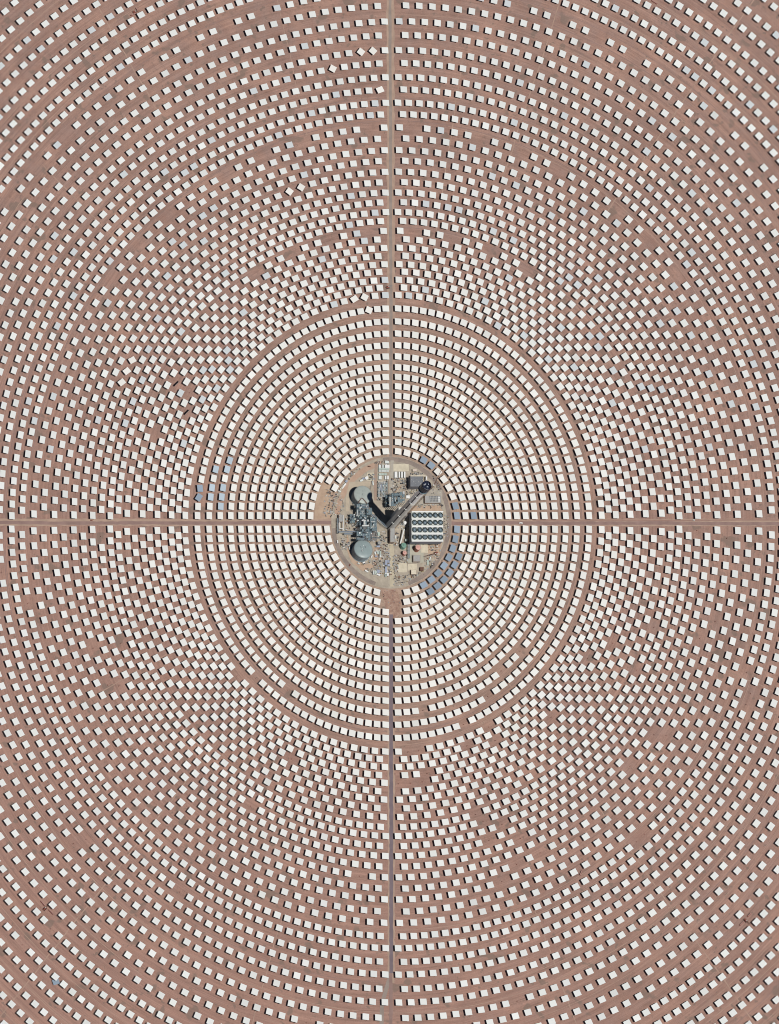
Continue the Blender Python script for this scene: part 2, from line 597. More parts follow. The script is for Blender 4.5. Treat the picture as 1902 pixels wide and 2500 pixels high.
for Z, f, n, par in ((Z2, 1.79, 30, 0), (Z3, 1.23, 40, 1), (Z4, 0.917, 55, 1), (Z5, 0.68, 75, 1)):
    for i, R in enumerate(Z):
        st = (i + par) % 2
        for q in range(4):
            for k in range(n + 1 - st):
                PAN.append(dict(R=R, deg=q * 90 + f + (90 - 2 * f) * (k + 0.5 * st) / n, ring=zi, q=q, k=k, n=n - st))
        zi += 1
PAN = [p for p in PAN if (lambda x, y: -200 < x < 2102 and -200 < y < 2700)(*FP(p['R'], p['deg']))]
for p in PAN:
    p['px'] = FP(p['R'], p['deg'])
    p['rot'] = 0.0
    p['tilt'] = 0.0
    p['face'] = 'w'


def near(x, y):
    return min(PAN, key=lambda p: (p['px'][0] - x) ** 2 + (p['px'][1] - y) ** 2)


GONE = [(1272, 17), (1365.7, 48.6), (1460.6, 87), (1549.7, 135.7), (1769, 305.7), (1842, 383),
        (643, 28.6), (550, 64.3), (460.6, 107), (371.4, 157), (163, 330), (95.7, 404.3), (31.4, 488.6),
        (1008.6, 311), (1175.7, 337), (1272.9, 368.6), (1364.9, 413.7), (1507.7, 514.3), (1584.9, 584.3), (1651.4, 668),
        (902.9, 312.9), (738.6, 341.4), (642.9, 377), (551.4, 422.9), (411.4, 524.3), (340, 597), (272.9, 678.6),
        (1008.6, 564.3), (1105.7, 580), (1200.7, 612), (1293, 665),
        (902.9, 565.7), (807, 581.4), (717, 614.3), (620, 660), (377, 1052),
        (1032.6, 1733.8), (1136, 1765.5), (1191, 1699), (1224.5, 1638), (1271, 1589.4), (994.5, 1834.5), (1020.7, 1833), (1184, 1769), (1207, 1806),
        (1139, 1820), (1351, 1739), (1040, 1888), (970.7, 1912), (1000.5, 1911.4), (1028, 1908), (1160, 1989), (1180, 2005), (1226, 2014),
        (1194, 2051), (1225, 2151), (875.6, 2137), (1270, 2048.6), (1318.6, 2082), (1261.4, 2109.4), (1262, 2444), (610, 1965.7),
        (745.7, 2494), (179, 2055.7), (210, 2045.7), (438.6, 2173.7), (124.3, 2262), (55, 2300.6), (93, 2303.4), (1573.4, 2035.7),
        (1554.3, 2055), (1700.9, 1296.4), (1775, 1315.6), (1597.5, 1531.4), (1494, 1570), (1747, 1517), (1708, 1558.6), (1554, 1635.8),
        (1433, 1607), (1833, 1695), (1822, 1721.5), (1823, 1642), (1596, 1794.6), (1625, 1797), (1539, 1870), (243.6, 1308), (2.5, 1393.7),
        (68, 1470.4), (295, 1568.7), (228.4, 1580), (263, 1669.6), (278, 1672), (701.5, 1682.5), (631, 1662.5), (594.4, 1646.4), (713, 1850), (470, 954)]
STUBS = []
for i, (x, y) in enumerate(GONE):
    p = near(x, y)
    if math.hypot(p['px'][0] - x, p['px'][1] - y) < 16:
        PAN.remove(p)
        if y > 1280 or (x, y) == (470, 954):
            STUBS.append(p)
# gaps beside the plant: laydown yard at the left, south gate
PAN = [p for p in PAN if not (p['ring'] == 0 and p['q'] == 3 and p['k'] < 3) and not (p['ring'] == 1 and p['q'] == 3 and p['k'] < 4)
       and not (p['ring'] == 0 and ((p['q'] == 1 and p['k'] == p['n']) or (p['q'] == 2 and p['k'] == 0)))
       and not (p['ring'] == 1 and ((p['q'] == 1 and p['k'] == p['n']) or (p['q'] == 2 and p['k'] == 0)))
       and not (p['ring'] == 2 and p['q'] == 1 and p['k'] == p['n'])]
TURNED = [(879, 125.7, 42), (907.7, 123.4, 44), (810, 166.6, 36), (926.3, 217.7, -22), (705.7, 465.7, 55), (733.7, 456.3, 48),
          (867.3, 726, -24), (892, 722.4, 36), (900, 754.6, 30), (322.3, 877, 30), (308.6, 904.3, 24), (295.7, 931.4, 26)]
for x, y, a in TURNED:
    p = near(x, y)
    p['rot'] = a
    p['special'] = 'turned'
for x, y in ((434.3, 934), (460, 1004)):
    p = near(x, y)
    p['tilt'] = 90
    p['special'] = 'edge-on'
for p in PAN:
    if p['ring'] == 0 and p['q'] == 0 and p['k'] in (3, 4, 9, 10):
        p['face'] = 'b'
    if p['ring'] == 0 and p['q'] == 1 and p['k'] <= 7:
        p['face'] = 'b'
    if p['ring'] == 1 and p['q'] == 1 and 3 <= p['k'] <= 8:
        p['face'] = 'b'
    if p['ring'] == 2 and p['q'] == 0 and p['k'] == p['n']:
        p['face'] = 'b'
for x, y, fc, rot in ((485, 1211, 'b', 25), (487, 1188, 'b', -12), (515, 1187, 'p', 0), (514, 1211, 'p', 0), (526, 1143, 'p', 0), (540, 1233, 'p', 0),
                      (541, 1211, 'p', 0), (544, 1187, 'p', 0), (553, 1143, 'p', 0), (562, 1121, 'p', 0)):
    p = near(x, y)
    p['face'] = fc
    p['rot'] += rot
    p['special'] = 'blue' if fc == 'b' else 'pale'


def frame_of(p):
    """world centre, long half axis, short half axis of a mirror"""
    R, a = p['R'], rad(p['deg'])
    a2 = a + rad(p['rot'])
    X, Y = R * math.sin(a), R * math.cos(a)
    h = HM
    c = G(*F(X, Y), h)
    tx, ty, rx, ry = math.cos(a2), -math.sin(a2), math.sin(a2), math.cos(a2)
    e1 = G(*F(X + tx * 8.6, Y + ty * 8.6), h) - c
    e2 = G(*F(X + rx * 7.4, Y + ry * 7.4), h) - c
    # nearest true rectangle: split the skew between both axes
    s = (e1.normalized() + Vector((e2.y, -e2.x, 0)).normalized()).normalized()
    n = Vector((-s.y, s.x, 0))
    return c, s * e1.length, n * abs(e2.dot(n))


ORD = ['first', 'second', 'third', 'fourth', 'fifth', 'sixth', 'seventh', 'eighth', 'ninth', 'tenth', 'eleventh', 'twelfth',
       'thirteenth', 'fourteenth', 'fifteenth', 'sixteenth', 'seventeenth', 'eighteenth']
RINGN = ['innermost', 'second', 'third', 'fourth', 'fifth', 'sixth']
ROADN = ['upper', 'right-hand', 'lower', 'left-hand']
specials = [p for p in PAN if 'special' in p]
inner = [p for p in PAN if p['ring'] <= 4 and 'special' not in p]
solo = specials + inner[:300 - len(specials)]
for p in solo:
    p['solo'] = True

# shared meshes of one heliostat: unit mirror (2 x 2), frame, pedestal
mbm = MB()
mbm.box((0, 0, 0), (1, 0, 0), (0, 1, 0), (0, 0, 0.06))
proto_mesh = {}
for key, m in (('w', M_WHITE), ('b', M_SKY), ('p', M_PALE)):
    o = mbm.build('mirror', [m, M_EDGE])
    o.data.polygons.foreach_set('material_index', [0] + [1] * 5)
    proto_mesh[key] = o.data
    bpy.data.objects.remove(o)
mb = MB()
mb.bar((-1, 0, -0.45), (1, 0, -0.45), 0.04, n=6)
for x in (-0.85, -0.45, 0.45, 0.85):
    mb.box((x, 0, -0.25), (0.012, 0, 0), (0, 0.92, 0), (0, 0, 0.14))
o = mb.build('back_frame', M_STEEL)
frame_mesh = o.data
bpy.data.objects.remove(o)
mb = MB()
mb.lathe((0, 0, 0), [(0.75, 0), (0.75, 0.25), (0.38, 0.25), (0.34, HM - 0.9)], 8)
o = mb.build('pedestal', M_STEEL)
ped_mesh = o.data
bpy.data.objects.remove(o)
mb = MB()
mb.lathe((0, 0, HM - 1.3), [(0.5, 0), (0.55, 0.35), (0.45, 0.8)], 8)
o = mb.build('drive_unit', M_STEEL)
drive_mesh = o.data
bpy.data.objects.remove(o)


def add(name, me, parent, loc=(0, 0, 0), rot=(0, 0, 0), scale=(1, 1, 1)):
    o = bpy.data.objects.new(name, me)
    COL.objects.link(o)
    o.parent = parent
    o.location = loc
    o.rotation_euler = rot
    o.scale = scale
    return o


tcount = {'turned': 0, 'blue': 0, 'pale': 0}
TURNLAB = ['turned out of line, left of two near the upper road at picture top', 'turned out of line, right of two near the upper road at picture top',
           'turned askew, alone left of the upper road near the top', 'turned slightly, touching the upper road side near the top',
           'turned like a diamond, left of a pair upper left of the plant', 'turned like a diamond, right of a pair upper left of the plant',
           'turned askew, inner edge of staggered rows, left of pair by upper road',
           'turned askew, inner edge of staggered rows, right of pair by upper road',
           'turned askew in the outermost even ring, third from the upper road',
           'turned askew, top of a diagonal trio left of the plant', 'turned askew, middle of a diagonal trio left of the plant',
           'turned askew, lowest of a diagonal trio left of the plant']
tl = {id(near(x, y)): TURNLAB[i] for i, (x, y, a) in enumerate(TURNED)}
for p in solo:
    c, a, b = frame_of(p)
    if p.get('special') == 'turned':
        lab = 'white heliostat ' + tl.get(id(p), 'turned out of line with its row')
    elif p.get('special') == 'edge-on':
        i = tcount.setdefault('edge', 0)
        tcount['edge'] += 1
        lab = 'heliostat tipped edge-on so only a dark sliver shows, ' + ['upper', 'lower'][i % 2] + ' of two at left'
    elif p.get('special') in ('blue', 'pale'):
        rn = ['third', 'second', 'outermost'][min(2, max(0, p['ring'] - 12))]
        lab = '%s heliostat, %s even ring at left, %s up from the left-hand road' % (
            'deep blue askew' if p['face'] == 'b' else 'pale blue', {'third': 'third outermost', 'second': 'second outermost', 'outermost': 'outermost'}[rn], ORD[p['k']])
    else:
        half = p['n'] // 2
        cl = {'w': 'white', 'b': 'sky-blue'}[p['face']]
        if p['k'] <= half:
            lab = '%s heliostat in the %s ring, %s clockwise from the %s road' % (cl, RINGN[p['ring']], ORD[p['k']], ROADN[p['q']])
        else:
            lab = '%s heliostat in the %s ring, %s anticlockwise from the %s road' % (cl, RINGN[p['ring']], ORD[p['n'] - p['k']], ROADN[(p['q'] + 1) % 4])
    rz = math.atan2(a.y, a.x) if not p['tilt'] else math.atan2(math.cos(PSI), math.sin(PSI)) - 0.07
    e = empty('heliostat', (c.x, c.y, 0.0), lab, 'heliostat', 'heliostats ringed round the solar tower')
    e.rotation_euler = (0, 0, rz)
    tilt = rad(p['tilt'])
    add('mirror', proto_mesh[p['face']], e, (0, 0, HM), (tilt, 0, 0), (a.length, b.length, 1))
    add('back_frame', frame_mesh, e, (0, 0, HM), (tilt, 0, 0), (a.length, b.length, 1))
    pd = add('pedestal', ped_mesh, e)
    add('drive_unit', drive_mesh, pd)

# all the other heliostats: real geometry, one object
fv, ff, fm, tone = [], [], [], []
for p in PAN:
    if p.get('solo'):
        continue
    c, a, b = frame_of(p)
    g = min(1.0, max(0.0, (p['R'] - 300) / 600))  # mirror reflection painted in: warm and bright near the tower, cooler outward
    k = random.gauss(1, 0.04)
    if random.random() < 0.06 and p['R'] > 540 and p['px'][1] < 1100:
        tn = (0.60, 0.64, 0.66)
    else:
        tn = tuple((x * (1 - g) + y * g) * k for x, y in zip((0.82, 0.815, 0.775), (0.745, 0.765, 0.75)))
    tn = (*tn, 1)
    tz = Vector((0, 0, 0.08))
    ta = Vector((0, 0, random.gauss(0, 0.10)))
    tb = Vector((0, 0, random.gauss(0, 0.12)))
    a = a + ta
    b = b + tb
    i = len(fv)
    Q = [(-1, -1), (1, -1), (1, 1), (-1, 1)]
    fv += [c + a * s + b * t - tz for s, t in Q] + [c + a * s + b * t + tz for s, t in Q]
    fs = [(4, 5, 6, 7), (3, 2, 1, 0), (0, 1, 5, 4), (1, 2, 6, 5), (2, 3, 7, 6), (3, 0, 4, 7)]
    ff += [tuple(i + v for v in t) for t in fs]
    fm += [0] + [1] * 5
    # torque tube and pedestal
    i = len(fv)
    u = b.normalized() * 0.35
    dz = Vector((0, 0, 0.35))
    cc = c - Vector((0, 0, 0.75))
    fv += [cc + a * s * 0.95 + u * t + dz * v for s in (-1, 1) for t, v in ((-1, -1), (1, -1), (1, 1), (-1, 1))]
    ff += [tuple(i + v for v in t) for t in ((0, 1, 2, 3), (7, 6, 5, 4), (0, 4, 5, 1), (1, 5, 6, 2), (2, 6, 7, 3), (3, 7, 4, 0))]
    fm += [2] * 6
    i = len(fv)
    g0 = Vector((c.x, c.y, 0))
    for z, r in ((0, 0.42), (HM - 1.0, 0.36)):
        fv += [g0 + Vector((r * math.cos(t), r * math.sin(t), z)) for t in (0, 1.0472, 2.0944, 3.1416, 4.1888, 5.236)]
    ff += [(i + k2, i + (k2 + 1) % 6, i + 6 + (k2 + 1) % 6, i + 6 + k2) for k2 in range(6)]
    fm += [2] * 6
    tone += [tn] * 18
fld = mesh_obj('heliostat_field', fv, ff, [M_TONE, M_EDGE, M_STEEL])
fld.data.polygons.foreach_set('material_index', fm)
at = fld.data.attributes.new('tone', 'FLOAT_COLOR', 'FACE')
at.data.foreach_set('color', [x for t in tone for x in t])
fld['kind'] = 'stuff'
tag(fld, 'thousands of white heliostats in staggered rings across the red soil', 'heliostats')

# wheel tracks that follow the lanes between the rows
lanes = [541, 728, 987, 1331]
for Z in (Z1[9:], Z4, Z5):
    lanes += [(Z[i] + Z[i + 1]) / 2 for i in range(len(Z) - 1)]
for R in lanes:
    for off in (-1.6, 2.4):
        if random.random() < 0.3:
            continue
        a0 = random.uniform(0, 360)
        span = random.uniform(60, 200)
        nn = int(span / 1.5)
        pts = [FP(R + off + math.sin(i * 0.23 + a0) * 1.2, a0 + span * i / nn) for i in range(nn + 1)]
        pts = [(x - 2.6, y + 2.9) for x, y in pts if -200 < x < 2100 and -200 < y < 2700]
        if len(pts) > 12:
            seg = [pts[0]]
            for q in pts[1:] + [(1e6, 1e6)]:
                if math.hypot(q[0] - seg[-1][0], q[1] - seg[-1][1]) > 90:
                    if len(seg) > 8:
                        ground_strip('wheel_track', seg, random.uniform(0.5, 0.9), 0.045, random.choice([M_TRACK, M_TRACK, M_DIRTROAD]))
                    seg = [q]
                else:
                    seg.append(q)

# bare pedestals in the gaps
mb = MB()
mb.lathe((0, 0, 0), [(0.8, 0), (0.8, 0.3), (0.4, 0.3), (0.36, 4.6)], 8)
o = mb.build('post', M_RED)
stub_mesh = o.data
bpy.data.objects.remove(o)
STUBS.sort(key=lambda p: p['px'][0])
nth = lambda n: '%d%s' % (n, 'th' if 10 < n % 100 < 14 else {1: 'st', 2: 'nd', 3: 'rd'}.get(n % 10, 'th'))
scount = {}
for p in STUBS:
    g0 = G(*p['px'], HM)
    side = 'lower left' if p['px'][0] < 955 else 'lower right'
    if p['px'][1] < 1275:
        side = 'upper left'
    scount[side] = scount.get(side, 0) + 1
    e = bpy.data.objects.new('bare_pedestal', stub_mesh)
    COL.objects.link(e)
    e.location = (g0.x, g0.y, 0)
    tag(e, 'bare rusty pedestal in a mirror gap, %s from the left in the %s field' % (nth(scount[side]), side), 'pedestal', 'bare pedestals in gaps of the lower field')

# ------------------------------------------------------------------ plant: buildings
def building(name, poly, h, wall_m, roof_m, label, cat='building', para=0.5, vents=0, group=None):
    cx, cy = centre(poly)
    g = G(cx, cy, h)
    e = empty(name, (g.x, g.y, 0.2), label, cat, group)
    mb = MB()
    pprism(mb, poly, 0.2, h - 0.35)
    # roof outline sits on the same pixels
    mb.build('wall', wall_m, e)
    mb = MB()
    pprism(mb, [(x, y) for x, y in poly], h - 0.34, h)
    r = mb.build('roof', roof_m, e)
    if para > 0:
        pts = [G(x, y, h) for x, y in poly]
        c = sum(pts, Vector()) / len(pts)
        mb = MB()
        n = len(pts)
        for i in range(n):
            p, q = pts[i], pts[(i + 1) % n]
            p2, q2 = p + (c - p).normalized() * 0.5, q + (c - q).normalized() * 0.5
            b4 = [p, q, q2, p2]
            if (q - p).cross(q2 - p).z < 0:
                b4.reverse()
            mb.prism([v + Vector((0, 0, 0.02)) for v in b4], [v + Vector((0, 0, para)) for v in b4])
        mb.build('parapet', wall_m, r)
    # door on the long lower side
    pts = [G(x, y, h) for x, y in poly]
    lo = sorted(range(len(pts)), key=lambda i: (pts[i] + pts[(i + 1) % len(pts)]).y)[0]
    p, q = pts[lo], pts[(lo + 1) % len(pts)]
    d = (q - p).normalized()
    nrm = Vector((d.y, -d.x, 0))
    if nrm.dot((p + q) / 2 - sum(pts, Vector()) / len(pts)) < 0:
        nrm = -nrm
    mid = p.lerp(q, 0.3)
    mid.z = 0.2 + min(h * 0.35, 1.5)
    mb = MB()
    mb.box(mid + nrm * 0.04, d * 0.9, nrm * 0.05, (0, 0, min(h * 0.35, 1.5) - 0.01))
    mb.build('door', M_GREYR, e)
    for i in range(vents):
        mb = MB()
        t = (i + 0.5) / vents
        c = pts[0].lerp(pts[1], t).lerp(pts[3].lerp(pts[2], t), 0.3 + 0.4 * ((i * 7) % 3) / 2)
        mb.box(c + Vector((0, 0, 0.55)), (0.8, 0, 0), (0, 0.8, 0), (0, 0, 0.5))
        mb.build('roof_vent', M_GREYR2, r)
    return e


building('turbine_hall', qr('B', 648, 665, 975, 925), 17, mat('shaded_hall_cladding', (0.20, 0.20, 0.22), 0.7), M_GREYR, 'large dark grey flat-roofed turbine hall beside the tower top', vents=7, para=0.9)  # wall colour darkened to paint in the hall's shadowed face
building('hall_annexe', qr('B', 655, 636, 1040, 662), 8, M_CREAM, M_CREAM, 'long narrow cream annexe along the turbine hall upper side', para=0)
building('white_shed', qr('B', 1048, 662, 1080, 748), 9, M_BRIGHT, M_BRIGHT, 'tall narrow white shed just above the tower receiver', para=0)
building('switch_room', qr('B', 710, 476, 816, 535), 4.5, M_CREAM, mat('pinkish_roof', (0.62, 0.52, 0.46), 0.8), 'small pinkish-white switch room above the turbine hall', para=0.2)
building('electrical_building', qr('B', 1022, 1158, 1440, 1345), 6, M_WALL, M_GREYR2, 'wide grey electrical building right of the tower with rows of roof units', para=0.6)
building('tower_base_building', qr('D', 135, 380, 250, 770), 12, M_WALL, M_GREYR2, 'long grey flat-roofed building at the foot of the tower', vents=3)
building('control_building', qr('D', 725, 1105, 905, 1272), 6.5, M_WALL, M_GREYR2, 'square grey-roofed control building below the condenser', para=0.5)
building('pump_house', qr('D', 668, 1482, 808, 1598), 5.5, M_WALL, M_CREAM, 'cream-roofed pump house lower right in the plant', para=0.3)
building('brown_shed', qr('D', 905, 1412, 992, 1500), 5.5, M_BROWN, M_BROWN, 'small dark red-brown shed near the ring road lower right', para=0.3)
building('workshop', qr('C', 285, 62, 392, 250), 7, M_WALL, M_GREYR2, 'grey workshop roof near the left-hand gate', para=0.4, vents=2)
building('fire_pump_room', qr('D', 520, 690, 585, 745), 7, M_GREYR2, M_CABG, 'small pale cube beside the condenser lower left corner', para=0)
# rows of inverter-like long white units
for i, x in enumerate((248, 318, 352, 417, 487)):
    wd = 68 if i == 0 else 36 + (i % 2) * 3
    if i == 1:
        continue
    building('transformer_unit', qr('B', x, 540, x + wd, 692), 4.5, M_CAB, M_BRIGHT,
             'white long switchgear housing, %s from the left in the upright row above process steelwork' % ORD[i if i == 0 else i - 1], 'housing', para=0, group='switchgear housings')
# roof units of the electrical building
eb = next(o for o in COL.objects if o.name.startswith('electrical_building'))
rf = [c for c in eb.children if c.name.startswith('roof')][0]
for r in range(3):
    for k in range(6):
        cpt = G(*qp('B', 1150 + k * 38 + r * 6, 1190 + r * 52), 6)
        mb = MB()
        mb.box(cpt + Vector((0, 0, 0.8)), (0.7, 0, 0), (0, 1.0, 0), (0, 0, 0.75))
        mb.build('roof_unit', M_GREYR, rf)
for k in range(3):
    mb = MB()
    mb.lathe(G(*qp('B', 1378, 1205 + k * 45), 6), [(1.7, 0.03), (1.7, 1.2), (0.3, 1.8)], 12)
    mb.build('roof_fan', M_BRIGHT, rf)


# ------------------------------------------------------------------ plant: site cabins and containers
def cabin(poly, h, m, label, group, name='site_cabin'):
    cx, cy = centre(poly)
    g = G(cx, cy, h)
    e = empty(name, (g.x, g.y, 0.35), label, 'cabin' if name == 'site_cabin' else 'container', group)
    mb = MB()
    pprism(mb, poly, 0.35, h - 0.12)
    mb.build('body', m, e)
    pts = [G(x, y, h) for x, y in poly]
    c = sum(pts, Vector()) / 4
    mb = MB()
    pp = [p + (p - c).normalized() * 0.12 for p in pts]
    if (pp[1] - pp[0]).cross(pp[2] - pp[0]).z < 0:
        pp.reverse()
    mb.prism([p - Vector((0, 0, 0.11)) for p in pp], pp)
    # roof ribs
    n = 5
    for i in range(n):
        t = (i + 0.5) / n
        a, b = pts[0].lerp(pts[1], t), pts[3].lerp(pts[2], t)
        d = (pts[1] - pts[0]).normalized() * 0.1
        mb.box((a + b) / 2 + Vector((0, 0, 0.05)), d, (b - a) * 0.48, (0, 0, 0.05))
    mb.build('roof', m, e)
    p, q = pts[3], pts[2]
    d = (q - p).normalized()
    nrm = Vector((d.y, -d.x, 0))
    mid = p.lerp(q, 0.5)
    if nrm.dot(mid - c) < 0:
        nrm = -nrm
    mid.z = 0.35 + (h - 0.5) * 0.45
    mb = MB()
    mb.box(mid + nrm * 0.04, d * min(0.6, (q - p).length * 0.3), nrm * 0.05, (0, 0, (h - 0.5) * 0.42))
    mb.build('door', M_GREYR, e)
    return e


def tilted(q, cx, cy, l, wd, deg):
    a = rad(deg)
    u, v = (math.cos(a), math.sin(a)), (-math.sin(a), math.cos(a))
    return qpoly(q, [(cx - u[0] * l - v[0] * wd, cy - u[1] * l - v[1] * wd), (cx + u[0] * l - v[0] * wd, cy + u[1] * l - v[1] * wd),
                     (cx + u[0] * l + v[0] * wd, cy + u[1] * l + v[1] * wd), (cx - u[0] * l + v[0] * wd, cy - u[1] * l + v[1] * wd)])


rows = [(268, 325, [(1475, 1570)]), (362, 442, [(1310, 1372), (1398, 1448), (1470, 1585)]), (452, 488, [(1310, 1385), (1392, 1585)]),
        (500, 545, [(1310, 1370), (1380, 1500), (1506, 1570)]), (582, 626, [(1310, 1370), (1376, 1440), (1450, 1515)]),
        (645, 735, [(1308, 1384), (1466, 1506), (1528, 1566)])]
rn = ['top', 'second', 'third', 'fourth', 'fifth', 'bottom']
for ri, (y0, y1, xs) in enumerate(rows):
    for k, (x0, x1) in enumerate(xs):
        mm = M_BRIGHT if (ri == 5 and k > 0) or (ri == 1 and k == 2) else (M_CABG if ri in (2, 4) else M_CAB)
        cabin(qr('A', x0, y0, x1, y1), 3.2, mm, 'pale site cabin, %s from left, %s row of the cabin yard left of upper road' % (ORD[k], rn[ri]), 'site cabins by the upper road')
misc = [('A', 872, 762, 40, 22, -28, M_CAB, 'small white container, lowest of three near the hot tank upper side'),
        ('A', 918, 716, 26, 24, -28, M_CABB, 'small mauve container, middle of three near the hot tank upper side'),
        ('A', 1000, 700, 38, 36, -28, M_BRIGHT, 'square white container, highest of three near the hot tank upper side'),
        ('A', 418, 905, 78, 20, -52, M_BRIGHT, 'long white container beside the sandy ring road at upper left'),
        ('A', 350, 955, 60, 14, -52, M_CREAM, 'long cream container parallel to the white one at upper left'),
        ('A', 480, 785, 30, 26, -40, M_CABB, 'small grey-blue container touching the innermost mirrors at upper left'),
        ('A', 300, 1035, 44, 18, 25, M_CAB, 'white container below the mirrors near the laydown yard'),
        ('A', 1162, 830, 55, 16, 80, M_CAB, 'narrow white container right of the hot tank'),
        ('C', 1222, 1050, 36, 20, 80, M_CAB, 'white container, upper left of group right of the cold tank'),
        ('C', 1290, 1030, 42, 18, 85, M_CABG, 'pale green container in the group right of the cold tank'),
        ('C', 1350, 1045, 46, 20, 88, M_CABG, 'tall pale green container, right of group beside the cold tank'),
        ('C', 1355, 1125, 34, 20, 85, M_CAB, 'white container, lowest of group right of the cold tank'),
        ('C', 1245, 1135, 30, 18, 10, M_CABB, 'mauve container below the group right of the cold tank'),
        ('C', 1300, 880, 44, 18, 0, M_CABB, 'grey-mauve container under the small dark tank'),
        ('C', 1130, 1140, 30, 12, -60, M_BRIGHT, 'small white container at the cold tank lower right'),
        ('C', 930, 1295, 34, 14, -25, M_BRIGHT, 'small white container under the cold tank'),
        ('C', 795, 1315, 26, 16, 35, M_CAB, 'small white container lower left of the cold tank'),
        ('C', 1180, 1550, 20, 50, 0, M_CAB, 'white container near the lower bend, left of the mauve one'),
        ('C', 1240, 1550, 26, 46, 0, M_CABG, 'pale green container near the lower bend'),
        ('C', 1300, 1520, 34, 40, 8, M_CABB, 'mauve container near the lower bend'),
        ('C', 1295, 1600, 52, 18, 22, M_BRIGHT, 'long white container at the lower bend tip'),
        ('C', 1000, 1512, 44, 16, 30, M_BRIGHT, 'small white container at the pointed left tip of the lower yard'),
        ('C', 1555, 1265, 30, 34, 0, M_CABB, 'lilac container, topmost in the stack along the lower service road'),
        ('C', 1500, 1295, 26, 60, 0, M_CABB, 'tall blue-grey container left of the topmost lilac one'),
        ('C', 1570, 1360, 34, 26, 5, M_CABB, 'lilac container, second down along the lower service road'),
        ('C', 1500, 1480, 24, 70, 0, M_CABB, 'long blue-grey container, third down along the lower service road'),
        ('C', 1545, 1600, 20, 36, 0, M_BRIGHT, 'small white container near the plant lower gate'),
        ('C', 1495, 1620, 22, 34, 0, M_CABG, 'pale green container near the plant lower gate'),
        ('D', 20, 1590, 26, 34, 0, M_CAB, 'white container right beside the lower service road end'),
        ('C', 1310, 560, 26, 46, 0, M_CABG, 'pale grey-green skid left of the tower base building'),
        ('C', 255, 760, 14, 34, -10, M_BRIGHT, 'small white container on the ring road at left'),
        ('C', 565, 925, 14, 34, 0, M_CAB, 'narrow white container left of the cold tank'),
        ('D', 1100, 1290, 18, 60, 0, M_CABG, 'green-grey stack of pipes in a frame near ring road at lower right'),
        ('D', 1155, 1195, 14, 46, 12, M_CAB, 'white container near the lattice crane'),
        ('D', 275, 640, 14, 40, 0, M_CAB, 'white container between tower base building and inclined duct'),
        ('B', 590, 1185, 44, 36, 0, M_BRIGHT, 'bright white skid left of the tower shaft')]
for q, cx, cy, l, wd, deg, mm, lab in misc:
    cabin(tilted(q, cx, cy, l, wd, deg), 3.0, mm, lab, 'shipping containers in the plant yard', 'shipping_container')


# ------------------------------------------------------------------ plant: storage tanks
def tank(name, px, py, r, h, rise, mw, mr, label, ribs=0):
    g = G(px, py, h)
    e = empty(name, (g.x, g.y, 0.3), label, 'tank')
    c = Vector((g.x, g.y, 0))
    mb = MB()
    mb.lathe(c, [(r * 1.06, 0.3), (r * 1.06, 0.9), (r, 0.9), (r, h)], 64)
    wl = mb.build('wall', mw, e)
    for z in (h * 0.35, h * 0.68):
        mb = MB()
        mb.lathe(c, [(r + 0.02, z), (r + 0.35, z), (r + 0.35, z + 0.4), (r + 0.02, z + 0.4)], 48, cap=False)
        mb.build('stiffener_ring', mw, wl)
    mb = MB()
    prof = [(r * 1.012, h - 0.3)] + [(r * 1.012 * math.cos(a), h + rise * math.sin(a)) for a in [i * math.pi / 2 / 9 for i in range(9)]]
    mb.lathe(c, prof, 64)
    rf = mb.build('roof', mr, e, True)
    for i in range(ribs):
        t = 2 * math.pi * i / ribs
        d = Vector((math.cos(t), math.sin(t), 0))
        mb = MB()
        for j in range(5):
            f0, f1 = 0.12 + j * 0.17, 0.12 + (j + 1) * 0.17
            zz = lambda f: h + rise * math.sin(math.acos(min(1, f)))
            mb.bar(c + d * r * f0 + Vector((0, 0, zz(f0) + 0.1)), c + d * r * f1 + Vector((0, 0, zz(f1) + 0.1)), 0.12)
        mb.build('roof_rib', mr, rf)
    # hatch and ring rail
    mb = MB()
    mb.lathe(c + Vector((0, 0, h + rise)), [(1.4, -0.3), (1.4, 0.9), (0.2, 1.3)], 12)
    mb.build('roof_hatch', mr, rf)
    mb = MB()
    mb.lathe(c, [(r * 0.99, h + 0.9), (r * 1.0, h + 0.9), (r * 1.0, h + 1.1)], 64, cap=False)
    for i in range(24):
        t = 2 * math.pi * i / 24
        d = Vector((math.cos(t), math.sin(t), 0)) * r * 0.995
        mb.bar(c + d + Vector((0, 0, h)), c + d + Vector((0, 0, h + 1.0)), 0.05)
    mb.build('handrail', M_STEEL, e)
    return e, c, rf


